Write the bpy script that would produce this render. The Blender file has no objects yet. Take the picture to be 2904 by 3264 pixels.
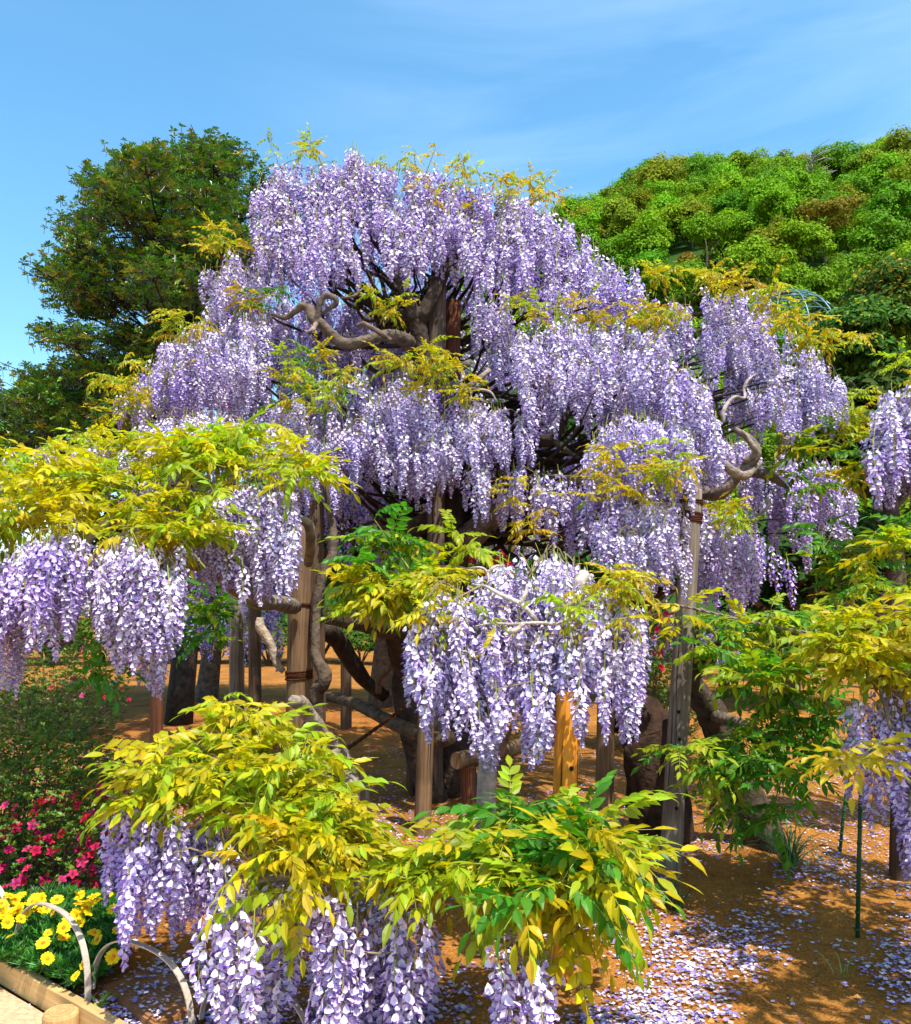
import bpy, math, random
import numpy as np
from mathutils import Vector
rng = np.random.default_rng(7)
random.seed(7)
R = math.radians
sc = bpy.context.scene
COL = sc.collection

# ------------------------------------------------------------------ camera
TH = R(6.4); F = 2716.0; CAMH = 1.6; K = 2904 / 1819.0
cd = bpy.data.cameras.new('camera'); cam = bpy.data.objects.new('camera', cd); COL.objects.link(cam)
cam.location = (0, 0, CAMH); cam.rotation_euler = (math.pi / 2 + TH, 0, 0)
cd.sensor_fit = 'VERTICAL'; cd.sensor_height = 24; cd.lens = 24 * F / 3264
cd.clip_end = 3000; cd.clip_start = .05
sc.camera = cam
# ------------------------------------------------------------------ light
SUN_EL = R(63); SUN_AZ = R(149)          # azimuth clockwise from +Y (north): behind and to the right
w = bpy.data.worlds.new('World'); sc.world = w; w.use_nodes = True
nt = w.node_tree; nt.nodes.clear()
out = nt.nodes.new('ShaderNodeOutputWorld'); bg = nt.nodes.new('ShaderNodeBackground')
sky = nt.nodes.new('ShaderNodeTexSky'); sky.sky_type = 'NISHITA'; sky.sun_disc = False
sky.sun_elevation = SUN_EL; sky.sun_rotation = SUN_AZ; sky.air_density = 1.0; sky.dust_density = 1.1; sky.ozone_density = 1.6
hs = nt.nodes.new('ShaderNodeHueSaturation'); hs.inputs['Saturation'].default_value = 1.24; hs.inputs['Value'].default_value = 1.42; hs.inputs['Hue'].default_value = .484
tc = nt.nodes.new('ShaderNodeTexCoord'); mp = nt.nodes.new('ShaderNodeMapping')
mp.inputs['Rotation'].default_value = (0, R(28), R(20)); mp.inputs['Scale'].default_value = (1.0, 1.5, 6.5)
nz = nt.nodes.new('ShaderNodeTexNoise'); nz.inputs['Scale'].default_value = 1.7; nz.inputs['Detail'].default_value = 9; nz.inputs['Roughness'].default_value = .58; nz.inputs['Distortion'].default_value = .5
cr = nt.nodes.new('ShaderNodeValToRGB'); cr.color_ramp.elements[0].position = .38; cr.color_ramp.elements[1].position = .9
cr.color_ramp.elements[1].color = (.26, .26, .26, 1)
mx = nt.nodes.new('ShaderNodeMixRGB'); mx.inputs['Color2'].default_value = (5.2, 6.6, 8.8, 1)
L = nt.links.new
L(tc.outputs['Generated'], mp.inputs['Vector']); L(mp.outputs[0], nz.inputs['Vector']); L(nz.outputs['Fac'], cr.inputs[0])
L(sky.outputs[0], hs.inputs['Color']); L(hs.outputs[0], mx.inputs['Color1']); 
vm = nt.nodes.new('ShaderNodeVectorMath'); vm.operation = 'DOT_PRODUCT'; vm.inputs[1].default_value = (.27, .83, .49)
mr = nt.nodes.new('ShaderNodeMapRange'); mr.interpolation_type = 'SMOOTHSTEP'; mr.inputs[1].default_value = .86; mr.inputs[2].default_value = 1.0; mr.inputs[3].default_value = .12; mr.inputs[4].default_value = 1.3
m2 = nt.nodes.new('ShaderNodeMath'); m2.operation = 'MULTIPLY'
L(tc.outputs['Generated'], vm.inputs[0]); L(vm.outputs['Value'], mr.inputs[0]); L(cr.outputs[0], m2.inputs[0]); L(mr.outputs[0], m2.inputs[1]); L(m2.outputs[0], mx.inputs['Fac'])
L(mx.outputs[0], bg.inputs['Color']); bg.inputs['Strength'].default_value = .15; L(bg.outputs[0], out.inputs['Surface'])
sd = bpy.data.lights.new('sun', 'SUN'); sd.energy = 5.0; sd.angle = R(.53); sd.color = (1, .955, .87)
sun = bpy.data.objects.new('sun', sd); COL.objects.link(sun)
to_sun = Vector((math.sin(SUN_AZ) * math.cos(SUN_EL), math.cos(SUN_AZ) * math.cos(SUN_EL), math.sin(SUN_EL)))
sun.rotation_euler = to_sun.to_track_quat('Z', 'Y').to_euler()
sc.view_settings.view_transform = 'Standard'; sc.view_settings.look = 'None'; sc.view_settings.exposure = .58; sc.view_settings.gamma = 1
sc.view_settings.use_curve_mapping = False
sc.cycles.max_bounces = 6; sc.cycles.diffuse_bounces = 2; sc.cycles.glossy_bounces = 2; sc.cycles.transmission_bounces = 4
sc.cycles.use_denoising = True

# ------------------------------------------------------------------ projection helpers (where a thing stands, from its place in the photo and its distance)
ct, st_ = math.cos(TH), math.sin(TH)
def S(px, py, d):
    xc = (px - 1452) / F; yc = (1632 - py) / F
    t = d / (ct - yc * st_)
    return np.array([xc * t, d, CAMH + (st_ + yc * ct) * t])
def O(u, v, d): return S(u * K, v * K, d)
def G(px, py, h=0.0):
    xc = (px - 1452) / F; yc = (1632 - py) / F
    t = (CAMH - h) / -(st_ + yc * ct)
    return np.array([xc * t, (ct - yc * st_) * t, h])
def CR(u, v, ox, oy): return (ox + u / 1.819, oy + v / 1.819)      # enlarged crop -> photo

# ------------------------------------------------------------------ mesh helpers
class MD:
    """triangle soup: V verts, F tris, C colours, M material index per tri"""
    def __init__(s): s.V = []; s.F = []; s.C = []; s.M = []; s.n = 0
    def add(s, V, Fc, C=(1, 1, 1), m=0):
        V = np.asarray(V, float).reshape(-1, 3); Fc = np.asarray(Fc, int).reshape(-1, 3)
        C = np.asarray(C, float)
        if C.ndim == 1: C = np.tile(C, (len(V), 1))
        s.V.append(V); s.F.append(Fc + s.n); s.C.append(C); s.M.append(np.full(len(Fc), m, int)); s.n += len(V)
        return s
    def pack(s):
        if not s.V: return np.zeros((0, 3)), np.zeros((0, 3), int), np.zeros((0, 3)), np.zeros(0, int)
        if len(s.V) > 1:
            s.V = [np.concatenate(s.V)]; s.F = [np.concatenate(s.F)]; s.C = [np.concatenate(s.C)]; s.M = [np.concatenate(s.M)]
        return s.V[0], s.F[0], s.C[0], s.M[0]
def to_mesh(md, name, mats, smooth=False, origin=None):
    V, Fc, C, M = md.pack()
    if origin is not None: V = V - np.asarray(origin)
    me = bpy.data.meshes.new(name)
    me.vertices.add(len(V)); me.vertices.foreach_set('co', V.astype(np.float32).ravel())
    me.loops.add(len(Fc) * 3); me.loops.foreach_set('vertex_index', Fc.astype(np.int32).ravel())
    me.polygons.add(len(Fc)); me.polygons.foreach_set('loop_start', np.arange(0, len(Fc) * 3, 3, dtype=np.int32))
    for m in mats: me.materials.append(m)
    me.polygons.foreach_set('material_index', M.astype(np.int32))
    me.polygons.foreach_set('use_smooth', np.full(len(Fc), bool(smooth)))
    at = me.color_attributes.new('Col', 'FLOAT_COLOR', 'POINT')
    at.data.foreach_set('color', np.concatenate([C, np.ones((len(C), 1))], 1).astype(np.float32).ravel())
    me.update(calc_edges=True)
    return me
def obj(name, me, parent=None, loc=None):
    o = bpy.data.objects.new(name, me); COL.objects.link(o)
    if parent is not None: o.parent = parent
    if loc is not None: o.location = loc
    return o
def tag(o, label=None, cat=None, group=None, kind=None):
    if label: o['label'] = label
    if cat: o['category'] = cat
    if group: o['group'] = group
    if kind: o['kind'] = kind
    return o
def thing(name, label, cat, loc=(0, 0, 0), group=None):
    o = bpy.data.objects.new(name, None); COL.objects.link(o); o.location = loc; o.empty_display_size = .1
    return tag(o, label, cat, group)
def part(name, md, mats, root, smooth=False, kind=None):
    """md in world coordinates; root at root.location with no rotation"""
    o = obj(name, to_mesh(md, name, mats, smooth, origin=tuple(root.location)), root)
    if kind: o['kind'] = kind
    return o
def merge(items):
    """items: (MD, 3x3 matrix, loc, tint)"""
    m = MD()
    for s, A, l, tint in items:
        V, Fc, C, M = s.pack()
        m.V.append(V @ A.T + l); m.F.append(Fc + m.n); m.C.append(C * tint); m.M.append(M); m.n += len(V)
    return m
def rot(ax, a):
    c, s = math.cos(a), math.sin(a)
    return np.array({'x': [[1, 0, 0], [0, c, -s], [0, s, c]], 'y': [[c, 0, s], [0, 1, 0], [-s, 0, c]], 'z': [[c, -s, 0], [s, c, 0], [0, 0, 1]]}[ax])
def frame(x, roll=0.0):
    x = np.asarray(x, float); x = x / np.linalg.norm(x)
    up = np.array([0, 0, 1.0]) if abs(x[2]) < .97 else np.array([0, 1.0, 0])
    y = np.cross(up, x); y /= np.linalg.norm(y); z = np.cross(x, y)
    return np.stack([x, y, z], 1) @ rot('x', roll)
def catmull(P_, n):
    P_ = [np.asarray(p, float) for p in P_]
    Q = [2 * P_[0] - P_[1]] + P_ + [2 * P_[-1] - P_[-2]]
    o = []
    for i in range(1, len(Q) - 2):
        for k in range(n):
            t = k / n
            o.append(.5 * ((2 * Q[i]) + (-Q[i - 1] + Q[i + 1]) * t + (2 * Q[i - 1] - 5 * Q[i] + 4 * Q[i + 1] - Q[i + 2]) * t * t + (-Q[i - 1] + 3 * Q[i] - 3 * Q[i + 1] + Q[i + 2]) * t ** 3))
    o.append(P_[-1]); return np.array(o)
def tube(md, pts, rad, sides=8, col=(1, 1, 1), m=0, gnarl=0.0, sub=4, caps=True, r=rng):
    """pts: control points, rad: radius per control point (or one)"""
    n = len(pts); rad = np.full(n, rad, float) if np.isscalar(rad) else np.asarray(rad, float)
    if sub > 1 and n > 1:
        C_ = catmull(pts, sub); rr = np.interp(np.linspace(0, n - 1, len(C_)), np.arange(n), rad)
    else: C_ = np.asarray(pts, float); rr = rad
    N = len(C_); T = np.gradient(C_, axis=0); T /= np.linalg.norm(T, axis=1)[:, None] + 1e-9
    u = np.cross(T[0], [0, 0, 1.0])
    if np.linalg.norm(u) < .1: u = np.cross(T[0], [1.0, 0, 0])
    u /= np.linalg.norm(u); V = []
    ang = np.arange(sides) * 2 * math.pi / sides
    lob = r.uniform(-1, 1, sides)
    for i in range(N):
        u = u - T[i] * u.dot(T[i]); u /= np.linalg.norm(u); v = np.cross(T[i], u)
        lob = lob * .8 + r.uniform(-.5, .5, sides)
        ri = rr[i] * (1 + gnarl * lob)
        V.append(C_[i] + (np.cos(ang) * ri)[:, None] * u + (np.sin(ang) * ri)[:, None] * v)
    V = np.concatenate(V); Fc = []
    for i in range(N - 1):
        for k in range(sides):
            a = i * sides + k; b = i * sides + (k + 1) % sides; c = a + sides; d = b + sides
            Fc += [(a, b, d), (a, d, c)]
    if caps:
        V = np.concatenate([V, C_[:1], C_[-1:]]); a0 = len(V) - 2; b0 = a0 + 1; q = (N - 1) * sides
        for k in range(sides):
            Fc += [(a0, (k + 1) % sides, k), (b0, q + k, q + (k + 1) % sides)]
    md.add(V, Fc, col, m); return md
def box(md, c, s, A=np.eye(3), col=(1, 1, 1), m=0):
    V = np.array([[x, y, z] for x in (-1, 1) for y in (-1, 1) for z in (-1, 1)], float) * np.asarray(s) / 2
    Fq = [(0, 1, 3, 2), (4, 6, 7, 5), (0, 4, 5, 1), (2, 3, 7, 6), (0, 2, 6, 4), (1, 5, 7, 3)]
    Fc = [t for a, b, c_, d in Fq for t in ((a, b, c_), (a, c_, d))]
    md.add(V @ A.T + np.asarray(c), Fc, col, m); return md
def in_poly(P_, x, y):
    c = False; j = len(P_) - 1
    for i in range(len(P_)):
        xi, yi = P_[i]; xj, yj = P_[j]
        if (yi > y) != (yj > y) and x < (xj - xi) * (y - yi) / (yj - yi) + xi: c = not c
        j = i
    return c
def area(P_):
    a = 0
    for i in range(len(P_)): a += P_[i - 1][0] * P_[i][1] - P_[i][0] * P_[i - 1][1]
    return abs(a) / 2
def vnoise(x, y, s=0):
    return (math.sin(x * 1.3 + s) * math.cos(y * 1.7 - s * 2) + .5 * math.sin(x * 2.9 - y * 2.3 + s * 3) + .3 * math.sin(x * 5.1 + y * 4.3 + s)) / 1.8

# ------------------------------------------------------------------ materials
def mat(name, base=None, rough=.6, trans=0.0, spec=.3, bump=0.0, bscale=30, var=.0, tcol=None, noise=0.0, nscale=8, metal=0):
    m = bpy.data.materials.new(name); m.use_nodes = True; t = m.node_tree; t.nodes.clear(); L = t.links.new
    o = t.nodes.new('ShaderNodeOutputMaterial'); p = t.nodes.new('ShaderNodeBsdfPrincipled')
    p.inputs['Roughness'].default_value = rough; p.inputs['Specular IOR Level'].default_value = spec; p.inputs['Metallic'].default_value = metal
    if base is None:
        a = t.nodes.new('ShaderNodeVertexColor'); a.layer_name = 'Col'; c = a.outputs[0]
    else:
        a = t.nodes.new('ShaderNodeRGB'); a.outputs[0].default_value = (*base, 1); c = a.outputs[0]
    if var:
        oi = t.nodes.new('ShaderNodeObjectInfo'); h = t.nodes.new('ShaderNodeHueSaturation')
        r1 = t.nodes.new('ShaderNodeMapRange'); r1.inputs[3].default_value = .5 - .06 * var; r1.inputs[4].default_value = .5 + .05 * var
        r2 = t.nodes.new('ShaderNodeMapRange'); r2.inputs[3].default_value = 1 - .35 * var; r2.inputs[4].default_value = 1 + .2 * var
        ml = t.nodes.new('ShaderNodeMath'); ml.operation = 'MULTIPLY'; ml.inputs[1].default_value = 7.31
        fr = t.nodes.new('ShaderNodeMath'); fr.operation = 'FRACT'
        L(oi.outputs['Random'], r1.inputs[0]); L(oi.outputs['Random'], ml.inputs[0]); L(ml.outputs[0], fr.inputs[0]); L(fr.outputs[0], r2.inputs[0])
        L(r1.outputs[0], h.inputs['Hue']); L(r2.outputs[0], h.inputs['Value']); L(c, h.inputs['Color']); c = h.outputs[0]
    tx = t.nodes.new('ShaderNodeTexCoord')
    if noise:
        n = t.nodes.new('ShaderNodeTexNoise'); n.inputs['Scale'].default_value = nscale; n.inputs['Detail'].default_value = 6
        L(tx.outputs['Object'], n.inputs['Vector'])
        r = t.nodes.new('ShaderNodeMapRange'); r.inputs[1].default_value = .3; r.inputs[2].default_value = .7; r.inputs[3].default_value = 1 - noise; r.inputs[4].default_value = 1 + noise * .6
        mm = t.nodes.new('ShaderNodeMixRGB'); mm.blend_type = 'MULTIPLY'; mm.inputs[0].default_value = 1
        L(n.outputs['Fac'], r.inputs[0]); L(c, mm.inputs[1]); L(r.outputs[0], mm.inputs[2]); c = mm.outputs[0]
    L(c, p.inputs['Base Color'])
    if bump:
        n = t.nodes.new('ShaderNodeTexNoise'); n.inputs['Scale'].default_value = bscale; n.inputs['Detail'].default_value = 8
        b = t.nodes.new('ShaderNodeBump'); b.inputs['Strength'].default_value = bump; b.inputs['Distance'].default_value = .02
        L(tx.outputs['Object'], n.inputs['Vector']); L(n.outputs['Fac'], b.inputs['Height']); L(b.outputs[0], p.inputs['Normal'])
    if trans:
        tr = t.nodes.new('ShaderNodeBsdfTranslucent'); mx = t.nodes.new('ShaderNodeMixShader'); mx.inputs[0].default_value = trans
        if tcol is not None:
            mm = t.nodes.new('ShaderNodeMixRGB'); mm.blend_type = 'MULTIPLY'; mm.inputs[0].default_value = 1; mm.inputs[2].default_value = (*tcol, 1)
            L(c, mm.inputs[1]); L(mm.outputs[0], tr.inputs[0])
        else: L(c, tr.inputs[0])
        L(p.outputs[0], mx.inputs[1]); L(tr.outputs[0], mx.inputs[2]); L(mx.outputs[0], o.inputs[0])
    else: L(p.outputs[0], o.inputs[0])
    return m
def wood(name, a, b, scale=1.0, rough=.75):
    """long-grained weathered wood, a/b light and dark grain; grain runs along object Z"""
    m = bpy.data.materials.new(name); m.use_nodes = True; t = m.node_tree; t.nodes.clear(); L = t.links.new
    o = t.nodes.new('ShaderNodeOutputMaterial'); p = t.nodes.new('ShaderNodeBsdfPrincipled'); p.inputs['Roughness'].default_value = rough; p.inputs['Specular IOR Level'].default_value = .2
    tx = t.nodes.new('ShaderNodeTexCoord'); mp = t.nodes.new('ShaderNodeMapping'); mp.inputs['Scale'].default_value = (38 * scale, 38 * scale, 1.6 * scale)
    n = t.nodes.new('ShaderNodeTexNoise'); n.inputs['Scale'].default_value = 1; n.inputs['Detail'].default_value = 7; n.inputs['Roughness'].default_value = .65; n.inputs['Distortion'].default_value = .8
    r = t.nodes.new('ShaderNodeValToRGB'); e = r.color_ramp.elements; e[0].position = .36; e[0].color = (*b, 1); e[1].position = .62; e[1].color = (*a, 1)
    e2 = e.new(.29); e2.color = (b[0] * .25, b[1] * .25, b[2] * .25, 1)
    n2 = t.nodes.new('ShaderNodeTexNoise'); n2.inputs['Scale'].default_value = 3.5; n2.inputs['Detail'].default_value = 4
    r2 = t.nodes.new('ShaderNodeMapRange'); r2.inputs[1].default_value = .3; r2.inputs[2].default_value = .7; r2.inputs[3].default_value = .6; r2.inputs[4].default_value = 1.15
    mm = t.nodes.new('ShaderNodeMixRGB'); mm.blend_type = 'MULTIPLY'; mm.inputs[0].default_value = 1
    bp = t.nodes.new('ShaderNodeBump'); bp.inputs['Strength'].default_value = .5; bp.inputs['Distance'].default_value = .006
    L(tx.outputs['Object'], mp.inputs[0]); L(mp.outputs[0], n.inputs['Vector']); L(n.outputs['Fac'], r.inputs[0])
    L(tx.outputs['Object'], n2.inputs['Vector']); L(n2.outputs['Fac'], r2.inputs[0]); L(r.outputs[0], mm.inputs[1]); L(r2.outputs[0], mm.inputs[2])
    L(mm.outputs[0], p.inputs['Base Color']); L(n.outputs['Fac'], bp.inputs['Height']); L(bp.outputs[0], p.inputs['Normal']); L(p.outputs[0], o.inputs[0])
    return m
M_petal = mat('petal', None, .5, .25, .3, tcol=(.84, .62, 1.0), var=.2)
M_stem = mat('green_stem', (.30, .33, .04), .6, .0, .3)
M_leaf = mat('leaf', None, .44, .50, .38, tcol=(1.2, 1.2, .4), var=.25)
M_bark = mat('bark', None, .9, 0, .15, bump=1.0, bscale=28, noise=.55, nscale=14)
M_rope = mat('rope', (.10, .035, .015), .95, 0, .1, bump=.8, bscale=150, noise=.4, nscale=60)
M_hill = mat('hill_foliage', None, .7, .3, .12, var=.36)
M_ever = mat('evergreen_leaf', None, .34, .14, .45, var=.4)
M_flower = mat('flower', None, .5, .35, .2, var=.25)
W_brown = wood('brown_timber', (.26, .155, .08), (.10, .055, .026))
W_grey = wood('grey_timber', (.29, .23, .175), (.13, .095, .068))
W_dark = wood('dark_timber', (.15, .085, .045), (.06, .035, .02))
W_orange = wood('new_timber', (.84, .33, .03), (.58, .19, .018), .6)
W_greyshade = wood('shaded_grey_timber', (.17, .12, .085), (.07, .048, .032))  # grey timber with the dome's shade put into its colour
W_red = wood('red_timber', (.20, .07, .03), (.08, .03, .015))

# ------------------------------------------------------------------ ground
def terrain_mat():
    m = bpy.data.materials.new('soil'); m.use_nodes = True; t = m.node_tree; t.nodes.clear(); L = t.links.new
    o = t.nodes.new('ShaderNodeOutputMaterial'); p = t.nodes.new('ShaderNodeBsdfPrincipled'); p.inputs['Roughness'].default_value = .95; p.inputs['Specular IOR Level'].default_value = .1
    tx = t.nodes.new('ShaderNodeTexCoord')
    n = t.nodes.new('ShaderNodeTexNoise'); n.inputs['Scale'].default_value = 2.2; n.inputs['Detail'].default_value = 10; n.inputs['Roughness'].default_value = .7
    r = t.nodes.new('ShaderNodeValToRGB'); e = r.color_ramp.elements
    e[0].position = .3; e[0].color = (.20, .078, .014, 1); e[1].position = .7; e[1].color = (.50, .21, .042, 1)
    n2 = t.nodes.new('ShaderNodeTexNoise'); n2.inputs['Scale'].default_value = 90; n2.inputs['Detail'].default_value = 5
    r2 = t.nodes.new('ShaderNodeMapRange'); r2.inputs[1].default_value = .35; r2.inputs[2].default_value = .65; r2.inputs[3].default_value = .55; r2.inputs[4].default_value = 1.15
    mm = t.nodes.new('ShaderNodeMixRGB'); mm.blend_type = 'MULTIPLY'; mm.inputs[0].default_value = 1
    bp = t.nodes.new('ShaderNodeBump'); bp.inputs['Strength'].default_value = .9; bp.inputs['Distance'].default_value = .012
    for q in (n, n2): L(tx.outputs['Object'], q.inputs['Vector'])
    L(n.outputs['Fac'], r.inputs[0]); L(n2.outputs['Fac'], r2.inputs[0]); L(r.outputs[0], mm.inputs[1]); L(r2.outputs[0], mm.inputs[2])
    L(mm.outputs[0], p.inputs['Base Color']); L(n2.outputs['Fac'], bp.inputs['Height']); L(bp.outputs[0], p.inputs['Normal']); L(p.outputs[0], o.inputs[0])
    return m
M_soil = terrain_mat()
def gh(x, y):
    near = np.exp(-((np.hypot(x, y - 5)) / 14) ** 2)
    return near * (.012 * np.sin(x * 3.1 + y * 1.7) + .010 * np.sin(x * 7.3 - y * 5.1) + .006 * np.sin(x * 17 + 3) * np.cos(y * 15 + x * 4) + .004 * np.sin(x * 41 + y * 13) * np.sin(y * 37 - x * 9))
# kerb line (path lies on its camera-left side)
KA = G(0, 3095)[:2]; KB = G(300, 3270)[:2]; KD = (KB - KA) / np.linalg.norm(KB - KA); KN = np.array([KD[1], -KD[0]])  # towards path
if KN[1] > 0: KN = -KN
def on_path(x, y): return (x - KA[0]) * KN[0] + (y - KA[1]) * KN[1]
xs = np.concatenate([-np.geomspace(900, 7, 22), np.arange(-6.9, 7, .07), np.geomspace(7, 900, 22)])
ys = np.concatenate([-np.geomspace(300, 3, 10), np.arange(-2, 2.4, .3), np.arange(2.4, 9, .07), np.arange(9, 20, .5), np.geomspace(20, 1200, 26)])
X, Y = np.meshgrid(xs, ys); Z = gh(X, Y) - np.clip((on_path(X, Y) + .11) / .08, 0, 1) * .07
nx, ny = len(xs), len(ys)
idx = np.arange(nx * ny).reshape(ny, nx); a, b, c, d = idx[:-1, :-1].ravel(), idx[:-1, 1:].ravel(), idx[1:, 1:].ravel(), idx[1:, :-1].ravel()
g = MD(); g.add(np.stack([X.ravel(), Y.ravel(), Z.ravel()], 1), np.concatenate([np.stack([a, b, c], 1), np.stack([a, c, d], 1)]))
tag(obj('ground', to_mesh(g, 'ground', [M_soil], True)), kind='structure')
M_path = mat('sandy_path', (.66, .42, .24), .9, 0, .15, bump=.7, bscale=120, noise=.28, nscale=40)
pm = MD(); pa = KA - KD * 6 + KN * .04; pb = KA + KD * 6 + KN * .04; n_ = 60
pv = []
for i in range(n_ + 1):
    for j in range(21):
        q = pa + (pb - pa) * i / n_ + KN * (j / 20) ** 1.2 * 3.2
        pv.append((q[0], q[1], -.028 + .004 * math.sin(q[0] * 9) * math.cos(q[1] * 11)))
pf = []
for i in range(n_):
    for j in range(20):
        a = i * 21 + j; pf += [(a, a + 1, a + 22), (a, a + 22, a + 21)]
pm.add(pv, pf); tag(obj('path', to_mesh(pm, 'path', [M_path], True)), kind='structure')

# ------------------------------------------------------------------ hill and its wood
SKY = [(850, 560), (960, 470), (1060, 405), (1100, 393), (1180, 374), (1240, 350), (1290, 326), (1360, 306), (1430, 302), (1450, 286), (1560, 276), (1660, 283), (1720, 278), (1819, 262), (2000, 250), (2300, 300), (2800, 420)]
tabaz = []; tabel = []
for u, v in SKY:
    p = O(u, v, 100.0) - np.array([0, 0, CAMH]); tabaz.append(math.atan2(p[0], p[1])); tabel.append(p[2] / math.hypot(p[0], p[1]))
tabaz = np.array([-math.pi, -.5, -.36, -.2, -.12] + tabaz + [1.15, math.pi]); tabel = np.array([.02, .02, .07, .21, .30] + tabel + [.15, .02])
def hillh(x, y):
    az = np.arctan2(x, y); r = np.hypot(x, y); H = np.interp(az, tabaz, tabel) * 180 - 11
    t = np.clip((r - 45) / 135, 0, 1); s = t * t * (3 - 2 * t) * .35 + t * .65
    return np.maximum(H, 0) * s - .6 + 1.8 * np.sin(x * .11) * np.cos(y * .09) * t
azs = np.linspace(-.5, 1.35, 110); rs = np.linspace(44, 260, 50)
A_, R_ = np.meshgrid(azs, rs); X = R_ * np.sin(A_); Y = R_ * np.cos(A_); Z = hillh(X, Y) * np.clip((300 - R_) / 90, .3, 1)
idx = np.arange(A_.size).reshape(A_.shape); a, b, c, d = idx[:-1, :-1].ravel(), idx[:-1, 1:].ravel(), idx[1:, 1:].ravel(), idx[1:, :-1].ravel()
g = MD(); g.add(np.stack([X.ravel(), Y.ravel(), Z.ravel()], 1), np.concatenate([np.stack([a, b, c], 1), np.stack([a, c, d], 1)]), (.045, .09, .012))
tag(obj('hill', to_mesh(g, 'hill', [M_hill], True)), kind='structure')

def crown_md(rad, hgt, nclump, nleaf, ls, col, r, flat=1.0):
    """foliage of many small bent leaf faces set over uneven clumps"""
    md = MD(); col = np.array(col)
    n = nclump * nleaf; 
    cc = r.normal(size=(nclump, 3)); cc /= np.linalg.norm(cc, axis=1)[:, None]; cc *= r.uniform(.35, 1, (nclump, 1)) ** .6
    cc[:, 2] = cc[:, 2] * .8
    cs = r.uniform(.28, .48, nclump); ct_ = r.uniform(.82, 1.18, nclump)
    k = np.repeat(np.arange(nclump), nleaf)
    dv = r.normal(size=(n, 3)); dv /= np.linalg.norm(dv, axis=1)[:, None]; dv[:, 2] = np.abs(dv[:, 2]) * .9 - .25 * (r.random(n) < .4)
    pos = cc[k] * (1 - .25) + dv * (cs[k] * r.uniform(.6, 1.08, n))[:, None] * np.array([1, 1, flat])
    pos *= np.array([rad, rad, hgt / 2]); pos[:, 2] += hgt / 2
    nrm = dv + r.normal(size=(n, 3)) * .34 + [0, 0, .35]; nrm /= np.linalg.norm(nrm, axis=1)[:, None]
    t1 = np.cross(nrm, r.normal(size=(n, 3))); t1 /= np.linalg.norm(t1, axis=1)[:, None]; t2 = np.cross(nrm, t1)
    s = (ls * r.uniform(.6, 1.3, n))[:, None]
    V = np.stack([pos - t1 * s, pos + t2 * s * .6, pos + t1 * s, pos - t2 * s * .6], 1).reshape(-1, 3)
    V[1::4] += nrm * s * .15; V[3::4] += nrm * s * .15
    b = np.arange(n) * 4; Fc = np.concatenate([np.stack([b, b + 1, b + 2], 1), np.stack([b, b + 2, b + 3], 1)])
    C = np.repeat(col[None] * (ct_[k] * r.uniform(.75, 1.25, n))[:, None] * (1 + r.normal(size=(n, 3)) * .06), 4, 0)
    md.add(V, Fc, np.clip(C, 0, 1)); return md
KINDS = [('leafy_tree', (.19, .36, .008), 'bright green broadleaf tree in the wood covering the hillside', 'bright green trees on the hill'),
         ('leafy_tree', (.125, .28, .009), 'deep green broadleaf tree in the wood covering the hillside', 'deep green trees on the hill'),
         ('leafy_tree', (.22, .28, .012), 'olive brown tree among the green crowns on the hillside', 'olive brown trees on the hill'),
         ('pine_tree', (.085, .17, .016), 'dark blue-green pine with a flat crown on the hillside', 'dark pines on the hill')]
protos = []
for k, (nm, c, lb, gr) in enumerate(KINDS):
    for q in range(3):
        r = np.random.default_rng(100 + k * 10 + q)
        cm = crown_md(2.9 if k < 3 else 2.6, 6.4 if k < 3 else 4.6, 19, 250, .155, c, r)
        if k == 3: cm.V[0][:, 2] *= .7
        me = to_mesh(cm, 'crown', [M_hill])
        tm = MD(); tube(tm, [(0, 0, -3.4), (.1, 0, -1), (0, .1, 1.2), (.1, 0, 3)], [.25, .2, .16, .05], 6, (.11, .08, .055), sub=2)
        for z in range(3): aa = r.uniform(0, 6.3); tube(tm, [(0, 0, .3 + z * .6), (math.cos(aa) * .9, math.sin(aa) * .9, 1.4 + z * .6), (math.cos(aa) * 1.8, math.sin(aa) * 1.8, 2.2 + z * .6)], [.11, .08, .03], 4, (.11, .08, .055), sub=1)
        protos.append((k, nm, lb, gr, me, to_mesh(tm, 'trunk', [M_bark], True)))
r = np.random.default_rng(5); cnt = 0; spots = []
for i in range(26):
    rr = 50 + (i / 25) ** .9 * 140
    m_ = int(np.interp(rr, [50, 180], [7, 16]))
    for j in range(m_):
        az = -.02 + (j + r.uniform(-.4, .4) + (i % 2) * .5) / m_ * .60
        rq = rr + r.uniform(-2.5, 2.5); spots.append((az, rq))
spots = spots[:300]
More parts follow.
